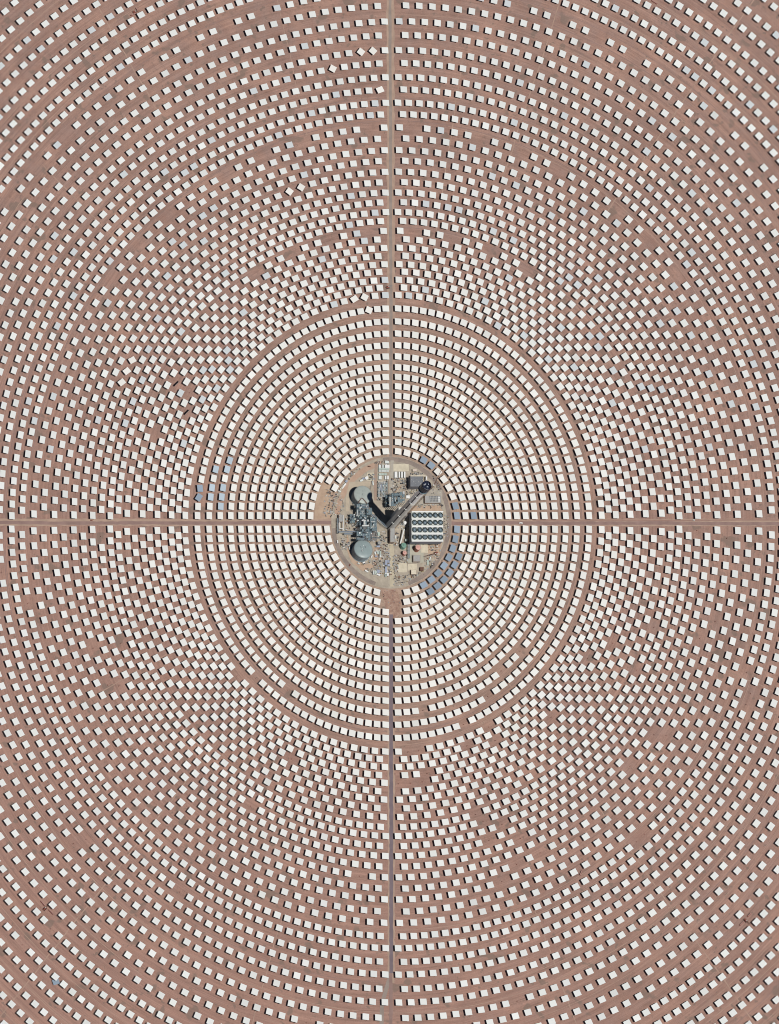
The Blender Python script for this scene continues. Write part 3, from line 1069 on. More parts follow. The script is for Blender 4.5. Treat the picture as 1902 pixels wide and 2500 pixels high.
hot, hc, hroof = tank('salt_tank', *qp('A', 905, 1135), 19.4, 20, 3.4, M_TANKS, M_TANK, 'big domed grey salt tank, upper of two, crossed by the tower shadow', 20)
cold, cc_, croof = tank('salt_tank', *qp('C', 912, 955), 19.6, 20, 3.4, M_TANKS, mat('cold_tank_roof', (0.28, 0.345, 0.35), 0.35, var=0.08, scale=0.12),
                        'big domed blue-grey salt tank, lower of two, below the steel pipe structure', 20)
for a0, a1 in (((870, 1215), (775, 1350)), ((890, 1215), (1010, 1355))):  # two dark bars set in a chevron on the upper tank roof
    mb = MB()
    mb.bar(G(*qp('A', *a0), 24.0), G(*qp('A', *a1), 23.2), 0.9)
    mb.build('roof_bar', M_BROWN, hroof)
for i in range(9):
    t = random.random() * 6.28
    rr = random.uniform(2, 9)
    mb = MB()
    mb.box(cc_ + Vector((rr * math.cos(t), rr * math.sin(t), 23.6)), (0.5, 0, 0), (0, 0.5 + random.random(), 0), (0, 0, 0.7))
    mb.build('roof_nozzle', M_GREYR if i % 3 else M_BRIGHT, croof)
for i in range(4):
    mb = MB()
    mb.box(hc + Vector((random.uniform(-6, 6), random.uniform(-2, 9), 23.6)), (0.5, 0, 0), (0, 0.7, 0), (0, 0, 0.6))
    mb.build('roof_nozzle', M_GREYR, hroof)
tank('green_tank', *qp('D', 485, 852), 5.6, 11, 0.8, M_GREEN, M_GREEN, 'green water tank at the foot of the inclined white duct')
tank('pink_tank', *qp('D', 850, 905), 5.6, 14, 0.8, M_PINKW, M_PINK, 'larger pink primer-red tank under the condenser')
tank('pink_tank', *qp('D', 507, 1042), 4.3, 9, 0.6, M_PINKW, M_PINK, 'smaller pink primer-red tank below the green tank')
tank('dark_tank', *qp('C', 1325, 790), 3.6, 9, 0.5, M_GREYR, M_GREYR2, 'small dark grey tank right of the cold salt tank')
tank('white_tank', *qp('D', 512, 268), 3.4, 10, 0.8, M_BRIGHT, M_BRIGHT, 'small white tank between tower and condenser')

# ------------------------------------------------------------------ plant: air-cooled condenser
AH = 28.0
apoly = rect(1004.8, 1249.4, 1081.4, 1322.0)
ag = G(*centre(apoly), AH)
acc = empty('air_cooled_condenser', (ag.x, ag.y, 0.3), 'white air-cooled condenser deck with four rows of six dark fans', 'condenser')
corner = [G(x, y, AH) for x, y in apoly]      # NW, NE, SE, SW


def accp(u, v, z=AH):
    p = corner[0].lerp(corner[1], u).lerp(corner[3].lerp(corner[2], u), v)
    p.z = z
    return p


AU = (corner[1] - corner[0]).normalized()
AV = (corner[0] - corner[3]).normalized()
mb = MB()
pprism(mb, apoly, AH - 1.0, AH)
mb.build('deck', M_ACC, acc)
mb = MB()
pprism(mb, inset(apoly, 0.6), 11, AH - 1.01)
mb.build('wind_wall', mat('wind_wall_sheet', (0.24, 0.25, 0.28), 0.7), acc)
for i in range(5):
    for j in range(4):
        p = accp(0.04 + 0.23 * i, 0.05 + 0.3 * j)
        mb = MB()
        mb.bar((p.x, p.y, 0.3), (p.x, p.y, 11), 0.9, n=8)
        mb.build('column', M_FRAME, acc)
for v in (0.0, 0.253, 0.506, 0.753, 0.988):
    mb = MB()
    a, b = accp(0.0, min(v, 0.99) + 0.008), accp(1.0, min(v, 0.99) + 0.008)
    mb.box((a + b) / 2 + Vector((0, 0, 1.3)), (b - a) / 2, AV * 1.15, (0, 0, 1.28))
    mb.build('steam_header', M_BRIGHT, acc)
fanm = MB()
N_ = 24
for i in range(N_):
    t0, t1 = 2 * math.pi * i / N_, 2 * math.pi * (i + 1) / N_
    pr = []
    for r, z in ((5.5, 0.02), (5.5, 1.3), (5.25, 1.3), (5.25, 0.06)):
        pr.append((r, z))
    k = len(fanm.v)
    for t in (t0, t1):
        for r, z in pr:
            fanm.v.append(Vector((r * math.cos(t), r * math.sin(t), z)))
    for j in range(3):
        fanm.f.append((k + j, k + 4 + j, k + 5 + j, k + j + 1))
        fanm.mi.append(0)
o = fanm.build('fan', mat('fan_ring_sheet', (0.06, 0.075, 0.07), 0.6))
fan_me = o.data
bpy.data.objects.remove(o)
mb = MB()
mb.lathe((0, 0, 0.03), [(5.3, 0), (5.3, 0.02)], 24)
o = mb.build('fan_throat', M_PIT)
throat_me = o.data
bpy.data.objects.remove(o)
mb = MB()
for i in range(8):
    t = 2 * math.pi * i / 8
    d = Vector((math.cos(t), math.sin(t), 0))
    nn = Vector((-d.y, d.x, 0))
    q = [d * 0.8 - nn * 0.3, d * 4.3 - nn * 0.5, d * 4.3 + nn * 0.4, d * 0.8 + nn * 0.3]
    zs = [0.55, 0.45, 0.8, 0.75]
    q = [v + Vector((0, 0, z)) for v, z in zip(q, zs)]
    mb.prism([v - Vector((0, 0, 0.06)) for v in q], q)
mb.lathe((0, 0, 0.3), [(1.0, 0), (1.0, 0.7), (0.5, 0.9)], 12)
o = mb.build('fan_blades', M_FAN)
blade_me = o.data
bpy.data.objects.remove(o)
for j, fy in enumerate((1258.0, 1275.9, 1293.8, 1311.4)):
    for i in range(6):
        fx = 940 + (755 + i * 133) / 10.5
        p = G(fx, fy, AH)
        f = add('fan', fan_me, acc, (p.x - ag.x, p.y - ag.y, AH - 0.3))
        add('fan_throat', throat_me, f)
        add('fan_blades', blade_me, f, (0, 0, 0), (0, 0, random.random()))

# inclined white duct from condenser to green tank
mb = MB()
mb.bar(G(*qp('D', 388, 815), 5), G(*qp('D', 490, 440), 9), 1.5, n=10)
dct = mb.build('steam_duct', M_BRIGHT)
tag(dct, 'straight white duct slanting beside the condenser dark side', 'duct')

# ------------------------------------------------------------------ plant: solar tower
TG = G(951.5, 1285)
TX, TY = TG.x, TG.y
tower = empty('solar_tower', (TX, TY, 0.2), 'very tall concrete solar tower leaning to upper right with a dark receiver top', 'tower')
TH = 222.0


def trad(z):
    return 9.6 - 3.0 * (z / TH) ** 0.8


mb = MB()
mb.lathe((TX, TY, 0), [(trad(z), z + 0.2) for z in range(0, 151, 10)], 64)
sh = mb.build('concrete_shaft', M_TOWER, tower, True)
mb = MB()
mb.lathe((TX, TY, 0), [(trad(z) + 0.05, z) for z in [150.4, 160, 170, 180, 190, 200, 210, 222]], 64)
us = mb.build('white_shaft', M_TWHITE, tower, True)
cd_ = Vector((-math.sin(PSI), -math.cos(PSI), 0))       # tower side that faces the lower left
sd_ = Vector((math.cos(PSI), -math.sin(PSI), 0))
for z0, z1, par in ((2, 150, sh), (150.6, 221, us)):
    mb = MB()
    q = []
    for z in (z0, z1):
        r = trad(z)
        q.append([Vector((TX, TY, z)) + cd_ * (r - 0.7) + sd_ * s * 0.95 for s in (-1, 1)] + [Vector((TX, TY, z)) + cd_ * (r + 0.28) + sd_ * s * 0.95 for s in (1, -1)])
    mb.prism(q[0], q[1])
    mb.build('lift_slot', M_SLOT, par)
for z in (38, 78, 118, 152, 188):
    mb = MB()
    r = trad(z)
    mb.box(Vector((TX, TY, z)) + cd_ * (r + 0.5), sd_ * 2.6, cd_ * 0.9, (0, 0, 0.5))
    mb.build('landing', M_LIGHTM, sh if z < 150 else us)
mb = MB()
mb.lathe((TX, TY, 0), [(7.4, 222.1), (9.6, 224), (9.6, 243), (8.8, 243.2), (8.6, 241.0), (0.4, 241.0)], 36)
rec = mb.build('receiver', M_DARK, tower)
for i in range(14):
    t = 2 * math.pi * i / 14
    d = Vector((math.cos(t), math.sin(t), 0))
    s = Vector((-d.y, d.x, 0))
    mb = MB()
    mb.box(Vector((TX, TY, 233)) + d * 9.75, s * 1.9, d * 0.18, (0, 0, 8.6))
    mb.build('receiver_panel', M_DARK, rec)
for i in range(9):
    t = random.random() * 6.28
    r = random.uniform(1, 7)
    mb = MB()
    mb.box((TX + r * math.cos(t), TY + r * math.sin(t), 242.0), (random.uniform(0.4, 1.2), 0, 0), (0, random.uniform(0.4, 1.5), 0), (0, 0, random.uniform(0.6, 1.6)))
    mb.build('roof_equipment', [M_LIGHTM, M_FRAME, M_CABB][i % 3], rec)
mb = MB()
mb.lathe((TX, TY, 0), [(7.3, 218.5), (10.6, 218.5), (10.6, 219.2), (7.3, 219.2)], 36, cap=False)
mb.build('service_platform', M_FRAME, us)

LG = G(963.5, 1270.5)
mb = MB()
mb.box((LG.x, LG.y, 27.5), (9.0, 0, 0), (0, 9.0, 0), (0, 0, 27.2))
mb.build('lift_annexe', M_TOWER, tower)

# tower crane standing beside the tower
CG = G(961.5, 1292)
tc = empty('tower_crane', (CG.x, CG.y, 0.25), 'thin lattice tower crane climbing beside the solar tower, jib over the mirrors', 'crane')
mb = MB()
Hc = 262
for sx_, sy_ in ((-1, -1), (1, -1), (1, 1), (-1, 1)):
    mb.bar((CG.x + sx_ * 0.95, CG.y + sy_ * 0.95, 0.3), (CG.x + sx_ * 0.95, CG.y + sy_ * 0.95, Hc), 0.2)
for z in range(0, Hc - 6, 6):
    s = 1 if (z // 6) % 2 else -1
    for ax in range(4):
        q = [(-1, -1), (1, -1), (1, 1), (-1, 1)]
        a, b = q[ax], q[(ax + 1) % 4]
        mb.bar((CG.x + a[0] * 0.95, CG.y + a[1] * 0.95, z + (0 if s > 0 else 6)), (CG.x + b[0] * 0.95, CG.y + b[1] * 0.95, z + (6 if s > 0 else 0)), 0.12)
mb.build('mast', M_BROWN, tc)
for z in (60, 120, 180, 214):
    mb = MB()
    d = Vector((TX - CG.x, TY - CG.y, 0)).normalized()
    mb.bar((CG.x, CG.y, z), Vector((CG.x, CG.y, z)) + d * max(1.0, (Vector((TX - CG.x, TY - CG.y, 0)).length - trad(z))), 0.25)
    mb.build('wall_tie', M_BROWN, tc)
mb = MB()
jb = Vector((CG.x, CG.y, Hc))
jd = G(1083, 1136, Hc + 30) - G(1067, 1158, Hc)
tip = G(1083, 1136, Hc + 22)
mb.bar(jb, tip, 0.5)
mb.bar(jb + Vector((0.6, -0.6, 1.2)), tip, 0.25)
mb.bar(jb + Vector((-0.6, 0.6, 1.2)), tip, 0.25)
mb.build('jib', M_BROWN, tc)
mb = MB()
mb.box(jb + Vector((-1.2, -1.2, 0.8)), (1.1, 0, 0), (0, 1.1, 0), (0, 0, 1.0))
mb.build('cab', M_BRIGHT, tc)


# ------------------------------------------------------------------ plant: steel structures
def steel(name, label, decks, eq=(), seed=1, cols=M_FRAME):
    """decks: (photo polygon at its height, height, grid step m, solid)"""
    rnd = random.Random(seed)
    p0, z0 = decks[0][0], decks[0][1]
    g = G(*centre(p0), z0)
    e = empty(name, (g.x, g.y, 0.35), label, 'steelwork')
    for poly, z, step, solid in decks:
        P = [G(x, y, z) for x, y in poly]
        mb = MB()
        l1, l2 = (P[1] - P[0]).length, (P[3] - P[0]).length
        n1, n2 = max(2, int(l1 / step)), max(2, int(l2 / step))
        for i in range(n1 + 1):
            mb.bar(P[0].lerp(P[1], i / n1), P[3].lerp(P[2], i / n1), 0.34)
        for i in range(n2 + 1):
            mb.bar(P[0].lerp(P[3], i / n2), P[1].lerp(P[2], i / n2), 0.34)
        dk = mb.build('deck_beams', cols, e)
        mb = MB()
        for i in range(n1):
            for j in range(n2):
                if rnd.random() < solid:
                    u0, u1, v0, v1 = (i + 0.06) / n1, (i + 0.94) / n1, (j + 0.06) / n2, (j + 0.94) / n2
                    q = [P[0].lerp(P[1], u).lerp(P[3].lerp(P[2], u), v) for u, v in ((u0, v1), (u1, v1), (u1, v0), (u0, v0))]
                    if (q[1] - q[0]).cross(q[2] - q[0]).z < 0:
                        q.reverse()
                    dz = rnd.uniform(-0.2, 0.1)
                    mb.prism([v - Vector((0, 0, 0.15 - dz)) for v in q], [v + Vector((0, 0, 0.05 + dz)) for v in q])
        if mb.v:
            mb.build('grating', M_GRATE, dk)
        for i in range(0, n1 + 1, max(1, n1 // 3)):
            for j in range(0, n2 + 1, max(1, n2 // 3)):
                c = P[0].lerp(P[1], i / n1).lerp(P[3].lerp(P[2], i / n1), j / n2)
                mb = MB()
                mb.bar((c.x, c.y, 0.35), (c.x, c.y, z), 0.4)
                mb.build('column', cols, e)
    for q, a, b, r, z, m in eq:
        mb = MB()
        mb.bar(G(*qp(q, *a), z), G(*qp(q, *b), z), r, n=10)
        mb.build('pressure_vessel', m, e)
    # pipes over and through the frame
    P, z = [G(x, y, decks[0][1]) for x, y in decks[0][0]], decks[0][1]
    for i in range(9):
        u = rnd.random()
        v0, v1 = sorted((rnd.random(), rnd.random()))
        zz = z + rnd.uniform(0.6, 2.4)
        a = P[0].lerp(P[1], u).lerp(P[3].lerp(P[2], u), v0)
        b = P[0].lerp(P[1], u).lerp(P[3].lerp(P[2], u), v1)
        if rnd.random() < 0.5:
            a = P[0].lerp(P[3], u).lerp(P[1].lerp(P[2], u), v0)
            b = P[0].lerp(P[3], u).lerp(P[1].lerp(P[2], u), v1)
        if (a - b).length < 2:
            continue
        mb = MB()
        mb.bar((a.x, a.y, zz), (b.x, b.y, zz), rnd.uniform(0.25, 0.7), n=8)
        mb.build('pipe', rnd.choice([M_LIGHTM, M_FRAME, M_CABB, M_GREYR]), e)
    for i in range(10):
        u, v = rnd.random(), rnd.random()
        c = P[0].lerp(P[1], u).lerp(P[3].lerp(P[2], u), v)
        s = rnd.uniform(0.4, 1.3)
        mb = MB()
        mb.box((c.x, c.y, z + s * 0.8), (s, 0, 0), (0, s * rnd.uniform(0.6, 1.6), 0), (0, 0, s * 0.7))
        mb.build('valve_box', rnd.choice([M_LIGHTM, M_FRAME, M_BRIGHT, M_GREYR, M_CABG]), e)
    return e


steel('steam_generator_structure', 'blue-grey steel steam generator decks between the two domed tanks',
      [(qr('C', 745, 500, 1130, 720), 24, 4.0, 0.55), (qr('C', 830, 380, 1070, 500), 27, 4.0, 0.85)], seed=3,
      eq=(('C', (880, 350), (1060, 350), 1.6, 26, M_LIGHTM), ('C', (940, 220), (940, 330), 2.0, 22, M_LIGHTM)))
steel('hot_tank_pump_structure', 'grey steel pump platform overlapping the upper tank lower edge',
      [(qr('A', 745, 1375, 1050, 1480), 25, 3.6, 0.9), (qr('A', 1000, 1470, 1135, 1640), 20, 3.6, 0.9)], seed=5)
steel('pipe_bridge_structure', 'dark congested pipe bridge running down between the tank platforms',
      [(qpoly('A', [(740, 1500), (1000, 1500), (1000, 1700), (740, 1700)]), 14, 3.6, 0.35)], seed=8,
      eq=(('A', (760, 1480), (760, 1680), 0.9, 15, M_LIGHTM), ('A', (905, 1540), (905, 1680), 1.6, 12, M_LIGHTM)))
steel('exchanger_structure', 'cluttered exchanger structure with white tank heads amid the steelwork',
      [(qr('C', 760, 70, 1060, 330), 12, 4.2, 0.3)], seed=11,
      eq=(('C', (870, 215), (970, 215), 1.3, 14, M_BRIGHT), ('C', (905, 300), (960, 300), 2.2, 14, M_BRIGHT), ('C', (1030, 200), (1030, 245), 1.6, 13, M_BRIGHT)))
steel('cable_deck_structure', 'pale blue-grey open deck right of the steam generator',
      [(qr('C', 1090, 130, 1260, 480), 14, 3.4, 0.8)], seed=13)
steel('transformer_rack', 'low grey rack structure left of the steam generator',
      [(qr('C', 570, 60, 700, 270), 9, 3.4, 0.7)], seed=17)
steel('process_block', 'blue-black process steelwork block left of the tower shaft',
      [(qr('B', 120, 1100, 330, 1420), 22, 4.0, 0.5), (qr('B', 330, 1060, 500, 1330), 18, 3.6, 0.5), (qr('B', 20, 1180, 120, 1420), 14, 4.0, 0.2)], seed=19,
      eq=(('B', (125, 1190), (125, 1420), 1.6, 24, M_LIGHTM), ('B', (480, 1050), (480, 1120), 1.4, 20, M_BRIGHT)))
steel('yard_rack', 'low rack of white equipment left of the upper service road',
      [(qr('A', 1290, 820, 1530, 1180), 4.0, 3.0, 0.35)], seed=23, cols=M_LIGHTM)


def pipe_rack(name, label, pts, h, half, m=M_FRAME, nlines=4):
    """a raised run of pipes along photo pixels"""
    P = [G(x, y, h) for x, y in pts]
    e = empty(name, (P[0].x, P[0].y, 0.35), label, 'pipe rack')
    for i in range(len(P) - 1):
        a, b = P[i], P[i + 1]
        d = (b - a).normalized()
        s = Vector((-d.y, d.x, 0))
        for k in range(nlines):
            o_ = s * (half * (2 * k / (nlines - 1) - 1))
            mb = MB()
            mb.bar(a + o_ + Vector((0, 0, 0.4)), b + o_ + Vector((0, 0, 0.4)), 0.36, n=8)
            mb.build('pipe', [M_LIGHTM, m, M_CABB, m][k % 4], e)
        n = max(2, int((b - a).length / 6))
        for k in range(n + 1):
            c = a.lerp(b, k / n)
            mb = MB()
            mb.box(c - Vector((0, 0, 0.15)), s * (half + 0.4), d * 0.2, (0, 0, 0.2))
            for sg in (-1, 1):
                cc = c + s * half * sg
                mb.bar((cc.x, cc.y, 0.35), (cc.x, cc.y, h - 0.3), 0.25)
            mb.build('support_frame', m, e)
    return e


pipe_rack('pipe_rack', 'diagonal pipe rack running from the steelwork down to the tower foot', qpoly('C', [(1130, 70), (1330, 235), (1520, 385)]), 9, 2.2)
pipe_rack('pipe_rack', 'upper of two level pipe racks reaching left toward the gate', qpoly('C', [(290, 512), (540, 510), (800, 505)]), 8, 1.4)
pipe_rack('pipe_rack', 'lower of two level pipe racks reaching left toward the gate', qpoly('C', [(420, 560), (650, 560)]), 7, 1.2)
pipe_rack('pipe_rack', 'upright green-grey pipe rack below the condenser', qpoly('D', [(608, 790), (608, 980), (608, 1180)]), 6, 1.6)
pipe_rack('pipe_rack', 'thin pipe rack along the left edge of the workshop', qpoly('C', [(258, 160), (258, 540)]), 5, 1.4)
pipe_rack('pipe_rack', 'bent thin pipe rack right of the cold salt tank', qpoly('C', [(1135, 662), (1340, 665), (1460, 740)]), 5, 0.8, nlines=2)
pipe_rack('pipe_rack', 'short pipe rack beside the cabin yard', qpoly('A', [(1545, 740), (1545, 1130)]), 5, 0.6, M_BROWN, 2)
# white square pipe loop near the workshop
mb = MB()
L_ = qpoly('C', [(305, 260), (305, 425), (380, 425), (408, 470), (408, 85)])
for i in range(len(L_) - 1):
    mb.bar(G(*L_[i], 9), G(*L_[i + 1], 9), 0.7, n=6)
for x, y in L_:
    p = G(x, y, 9)
    mb.bar((p.x, p.y, 0.3), (p.x, p.y, 9), 0.4, n=6)
tag(mb.build('pipe_loop', M_BRIGHT), 'bright white angular pipe loop beside the grey workshop', 'pipe')

# ------------------------------------------------------------------ cranes, vehicles


def crane(px, py, ang, label, boom=26, m=M_RED, mb_=M_BROWN, elev=14):
    g = G(px, py)
    e = empty('crawler_crane', (g.x, g.y, 0.3), label, 'crane')
    d = Vector((math.cos(rad(ang)), math.sin(rad(ang)), 0))
    s = Vector((-d.y, d.x, 0))
    c = Vector((g.x, g.y, 0.3))
    for sg in (-1, 1):
        mb = MB()
        mb.box(c + s * 2.3 * sg + Vector((0, 0, 0.55)), d * 3.6, s * 0.5, (0, 0, 0.55))
        mb.build('crawler_track', M_TYRE, e)
    mb = MB()
    mb.box(c + Vector((0, 0, 1.5)) - d * 1.2, d * 3.4, s * 1.6, (0, 0, 0.38))
    mb.box(c + Vector((0, 0, 2.5)) - d * 2.6, d * 1.9, s * 1.5, (0, 0, 0.6))
    mb.build('house', m, e)
    mb = MB()
    mb.box(c + Vector((0, 0, 2.6)) + d * 1.4 + s * 1.0, d * 0.9, s * 0.6, (0, 0, 0.8))
    mb.build('cab', M_CAB, e)
    a = c + d * 1.5 + Vector((0, 0, 2.0))
    b = a + d * boom * math.cos(rad(elev)) + Vector((0, 0, boom * math.sin(rad(elev))))
    mb = MB()
    up = (b - a).cross(s).normalized()
    for u, v in ((-1, -1), (1, -1), (1, 1), (-1, 1)):
        mb.bar(a + s * u * 0.7 + up * v * 0.6, b + s * u * 0.4 + up * v * 0.35, 0.14)
    n = 9
    for i in range(n):
        p, q = a.lerp(b, i / n), a.lerp(b, (i + 1) / n)
        mb.bar(p + s * 0.65 + up * 0.55, q - s * 0.6 + up * 0.5, 0.1)
        mb.bar(p - s * 0.65 - up * 0.55, q + s * 0.6 - up * 0.5, 0.1)
    mb.build('boom', mb_, e)
    return e


crane(*qp('D', 1290, 1065), 203, 'dark lattice crawler crane lying over pipes at the plant lower right', 26)
crane(*qp('B', 215, 1115), 48, 'orange crane with its boom raised over the process block', 22, M_ORANGE, M_ORANGE, 35)
crane(*qp('C', 800, 270), 225, 'pale boom crane reaching down left from the steelwork', 22, M_GREYR2, M_LIGHTM, 30)


def trailer(px, py, ang, label, l=11, m=M_RED):
    """flat machine: a long low frame with load and wheels"""
    g = G(px, py)
    e = empty('flatbed_trailer', (g.x, g.y, 0.1), label, 'trailer')
    d = Vector((math.cos(rad(ang)), math.sin(rad(ang)), 0))
    s = Vector((-d.y, d.x, 0))
    c = Vector((g.x, g.y, 0))
    mb = MB()
    mb.box(c + Vector((0, 0, 1.3)), d * l / 2, s * 1.2, (0, 0, 0.18))
    mb.build('bed', m, e)
    mb = MB()
    mb.box(c + Vector((0, 0, 2.3)) + s * 0.3, d * l * 0.44, s * 0.7, (0, 0, 0.8))
    for t in (-0.3, 0, 0.3):
        mb.box(c + Vector((0, 0, 3.3)) + d * l * t, d * 0.3, s * 1.2, (0, 0, 0.18))
    mb.build('load', mat('primer_pink_steel', (0.42, 0.25, 0.22), 0.6), e)
    for t in (-0.38, -0.26, 0.36):
        mb = MB()
        for sg in (-1, 1):
            mb.bar(c + d * l * t + s * 0.7 * sg + Vector((0, 0, 0.6)), c + d * l * t + s * 1.15 * sg + Vector((0, 0, 0.6)), 0.5, n=10)
        mb.build('wheels', M_TYRE, e)
    return e


crane(329, 30, 15, 'red crane with low boom between mirrors at the picture upper left', 8)
trailer(325, 36, 28, 'red flatbed trailer under the crane at the picture upper left', 13)
trailer(334, 24, 118, 'red flatbed trailer standing across at the picture upper left', 9)
trailer(104, 2206, -52, 'red flatbed trailer, upper of the assembly group at lower left', 13)
crane(109, 2219, 45, 'red crawler crane in the assembly group at lower left', 8)
trailer(124, 2227, -46, 'dark red flatbed trailer, lower of the assembly group at lower left', 13)
trailer(1829, 2234, 45, 'red flatbed trailer, upper of the assembly group at lower right', 12)
crane(1820, 2248, -48, 'dark red crawler crane in the assembly group at lower right', 11)
trailer(1811, 2255, 42, 'pinkish flatbed trailer, lower of the assembly group at lower right', 14)
trailer(1597, 6, -30, 'red flatbed trailer beside mirrors at the picture top right', 14)
trailer(1418, 2131, 65, 'red flatbed trailer by the lower right rows', 13)
trailer(1516, 2195, 40, 'dark red flatbed trailer standing by mirror rows at lower right', 9)
crane(947, 702, 20, 'dark red crane parked at the upper road by the inner rings', 9, M_RED, M_GREYR2)


def car(px, py, ang, m, label, l=5.2, wd=2.1, h=1.9, cat='car', name='parked_car'):
    g = G(px, py)
    e = empty(name, (g.x, g.y, 0.14), label, cat)
    d = Vector((math.cos(rad(ang)), math.sin(rad(ang)), 0))
    s = Vector((-d.y, d.x, 0))
    c = Vector((g.x, g.y, 0.14))
    mb = MB()
    mb.box(c + Vector((0, 0, h * 0.38)), d * l / 2, s * wd / 2, (0, 0, h * 0.2))
    mb.build('body', m, e)
    mb = MB()
    k = [(-0.36, -0.46), (0.2, -0.46), (0.2, 0.46), (-0.36, 0.46)]
    mb.prism([c + d * l * a + s * wd * b + Vector((0, 0, h * 0.585)) for a, b in k],
             [c + d * l * (a * 0.85) + s * wd * b * 0.85 + Vector((0, 0, h * 0.88)) for a, b in k])
    mb.build('window_band', M_GLASS, e)
    mb = MB()
    mb.prism([c + d * l * (a * 0.85) + s * wd * b * 0.85 + Vector((0, 0, h * 0.885)) for a, b in k],
             [c + d * l * (a * 0.8) + s * wd * b * 0.8 + Vector((0, 0, h)) for a, b in k])
    mb.build('roof', m, e)
    for a in (-0.32, 0.32):
        for b in (-0.42, 0.42):
            mb = MB()
            p = c + d * l * a + s * wd * b + Vector((0, 0, 0.36))
            mb.bar(p - s * 0.15, p + s * 0.15, 0.36, n=10)
            mb.build('wheel', M_TYRE, e)


car(1271, 1277.5, 2, M_BRIGHT, 'white truck driving on the right-hand road', 7.5, 2.6, 2.8, 'truck', 'truck')
car(953.6, 1614, 88, M_BRIGHT, 'white car on the lower asphalt road', 5.5, 2.2, 2)
car(1145, 1281, 30, M_CABG, 'small grey vehicle near the plant on the right-hand road', 6, 2.2, 2.2)
car(823.5, 1322.5, 100, M_BRIGHT, 'white car on the ring road at left', 5.5, 2.2, 2)
car(1693.5, 1270, 0, M_CAB, 'pale car far along the right-hand road', 5, 2.1, 1.9)
car(853.5, 1380, 60, M_RED, 'red car on the ring road lower left', 5, 2.1, 1.9)
car(*qp('A', 1060, 412), 0, M_BROWN, 'dark red vehicle alone on the sandy ring road top', 6, 2.4, 2.4)
car(223, 1270.5, 0, M_RED, 'small red car on the left-hand road', 4.6, 2, 1.8)

# one fallen sky-blue mirror lying low between the rows at lower left
g = G(136.6, 2397, 3)
mb = MB()
mb.box((g.x, g.y, 3), Vector((math.cos(0.3), math.sin(0.3), 0)) * 7.0, Vector((-math.sin(0.3), math.cos(0.3), 0)) * 5.6, (0, 0, 0.1))
fm_ = mb.build('mirror', [M_SKY, M_EDGE])
fm_.data.polygons.foreach_set('material_index', [0] + [1] * 5)
e = empty('low_heliostat', (g.x, g.y, 0), 'sky-blue heliostat standing low and askew between rows at lower left', 'heliostat', 'heliostats ringed round the solar tower')
fm_.parent = e
fm_.location = -e.location
mb = MB()
mb.bar((g.x, g.y, 0), (g.x, g.y, 2.85), 0.35, n=8)
mb.build('pedestal', M_STEEL, e)

# ------------------------------------------------------------------ construction materials lying about the plant
sv, sf, stn = [], [], []
PAL = [(0.46, 0.44, 0.41), (0.64, 0.64, 0.62), (0.34, 0.31, 0.28), (0.10, 0.10, 0.11), (0.24, 0.26, 0.29), (0.42, 0.39, 0.35), (0.30, 0.27, 0.24), (0.16, 0.14, 0.13), (0.45, 0.40, 0.34), (0.22, 0.12, 0.08), (0.36, 0.39, 0.43),
       (0.05, 0.045, 0.04), (0.52, 0.49, 0.44), (0.33, 0.26, 0.15), (0.34, 0.38, 0.36), (0.04, 0.04, 0.05)]


def litter(poly, n, smin=0.5, smax=1.8, hmax=2.0):
    xs, ys = [p[0] for p in poly], [p[1] for p in poly]
    cnt = 0
    while cnt < n:
        x, y = random.uniform(min(xs), max(xs)), random.uniform(min(ys), max(ys))
        ins = False
        j = len(poly) - 1
        for i in range(len(poly)):
            if (poly[i][1] > y) != (poly[j][1] > y) and x < (poly[j][0] - poly[i][0]) * (y - poly[i][1]) / (poly[j][1] - poly[i][1]) + poly[i][0]:
                ins = not ins
            j = i
        cnt += 1
        if not ins:
            continue
        p = G(x, y)
        a = random.choice((0, 0, 0.05, math.pi / 2, random.random() * 3.14))
        l, wd, h = random.uniform(smin, smax) * random.choice((1, 1, 1.6)), random.uniform(smin, smax) * 0.6, random.uniform(0.3, hmax)
        u, v = Vector((math.cos(a), math.sin(a), 0)) * l, Vector((-math.sin(a), math.cos(a), 0)) * wd
        k = len(sv)
        for z in (0.33, 0.33 + h):
            for s, t in ((-1, -1), (1, -1), (1, 1), (-1, 1)):
                sv.append(Vector((p.x, p.y, z)) + u * s + v * t)
        sf.extend(tuple(k + i for i in t) for t in ((4, 5, 6, 7), (0, 1, 5, 4), (1, 2, 6, 5), (2, 3, 7, 6), (3, 0, 4, 7)))
        stn.extend([(*random.choice(PAL), 1)] * 5)


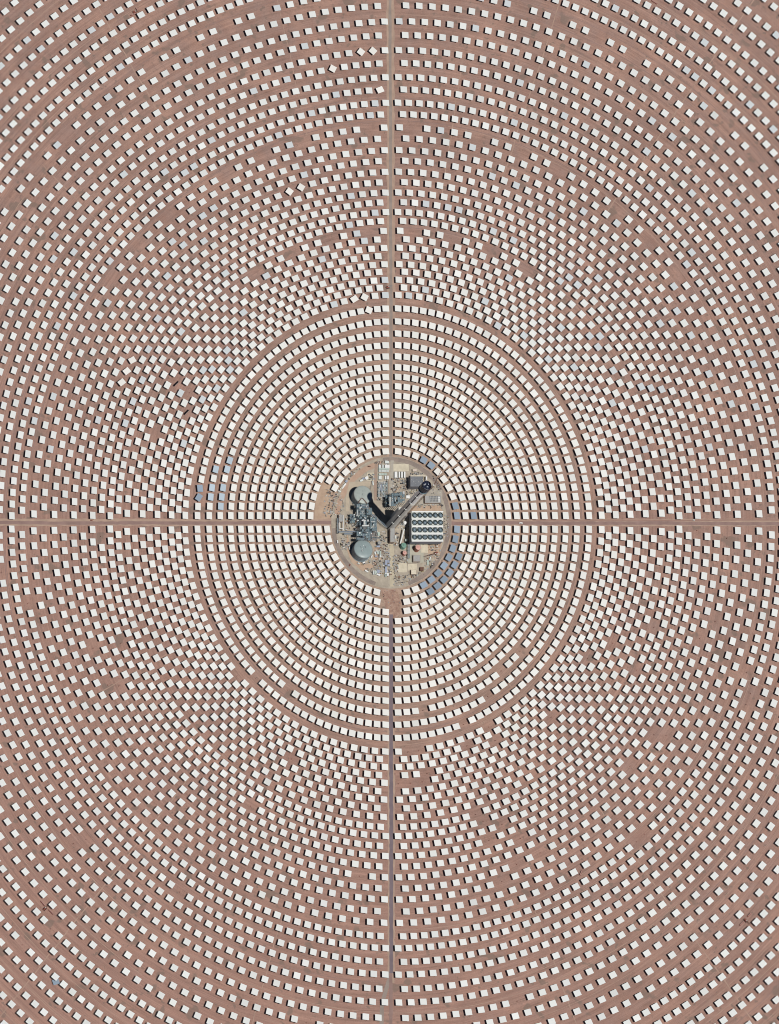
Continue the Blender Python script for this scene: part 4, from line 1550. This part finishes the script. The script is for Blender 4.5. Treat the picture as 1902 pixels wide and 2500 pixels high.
litter(qr('A', 1270, 800, 1540, 1280), 190)
litter(qpoly('A', [(480, 620), (700, 450), (850, 430), (800, 520), (640, 640), (540, 760)]), 60)
litter(qr('A', 1030, 570, 1190, 760), 30)
litter(qr('A', 1200, 250, 1590, 360), 40)
litter(qpoly('A', [(0, 1040), (330, 1060), (440, 1400), (400, 1640), (0, 1640)]), 110, 0.4, 1.8)
litter(qr('C', 330, 620, 480, 990), 50)
litter(qr('C', 460, 780, 580, 930), 25)
litter(qpoly('C', [(860, 1260), (1120, 1120), (1150, 1010), (1180, 1150), (1050, 1340), (880, 1390)]), 90)
litter(qr('C', 1200, 820, 1400, 1230), 60)
litter(qr('C', 1420, 830, 1600, 1250), 110, 0.4, 1.5)
litter(qr('C', 1420, 1250, 1640, 1660), 60)
litter(qpoly('C', [(950, 1450), (1150, 1430), (1370, 1450), (1380, 1650), (1200, 1600)]), 90)
litter(qr('C', 1150, 1230, 1380, 1430), 90, 0.5, 1.4)
litter(qr('C', 1140, 480, 1560, 780), 60)
litter(qr('C', 450, 60, 740, 500), 60)
litter(qr('B', 150, 700, 540, 1050), 110)
litter(qr('B', 540, 1000, 900, 1150), 50)
litter(qr('B', 1180, 660, 1420, 1140), 60, 0.4, 1.2)
litter(qr('B', 640, 560, 960, 640), 40)
litter(qr('B', 830, 1380, 1480, 1480), 40)
litter(qr('D', 1500, 80, 1630, 640), 80, 0.4, 1.3)
litter(qr('D', 1100, 770, 1420, 1000), 60, 0.5, 1.6)
litter(qpoly('D', [(1010, 1130), (1370, 1050), (1390, 1180), (1200, 1420), (1020, 1500)]), 120)
litter(qpoly('D', [(560, 1600), (1010, 1510), (1000, 1600), (760, 1700), (400, 1900), (220, 1900), (220, 1620)]), 190, 0.4, 1.8)
litter(qr('D', 200, 1100, 340, 1600), 100, 0.4, 1.5)
litter(qr('D', 340, 1110, 600, 1310), 100, 0.4, 1.3)
litter(qr('D', 230, 540, 340, 860), 40)
litter(qr('D', 340, 250, 540, 450), 30)
litter([(930, 1442), (972, 1442), (978, 1478), (955, 1500)], 40, 0.3, 1.2, 1.0)
litter(rect(790, 1195, 812, 1262), 40, 0.4, 2.2)
st_ = mesh_obj('construction_materials', sv, sf, attr_mat('mixed_site_materials', 'tone', 0.8))
at = st_.data.attributes.new('tone', 'FLOAT_COLOR', 'FACE')
at.data.foreach_set('color', [x for t in stn for x in t])
st_['kind'] = 'stuff'
tag(st_, 'scattered pallets, pipes and building materials across the plant yard', 'materials')
print('panels', len(PAN), 'solo', len(solo), 'stubs', len(STUBS))
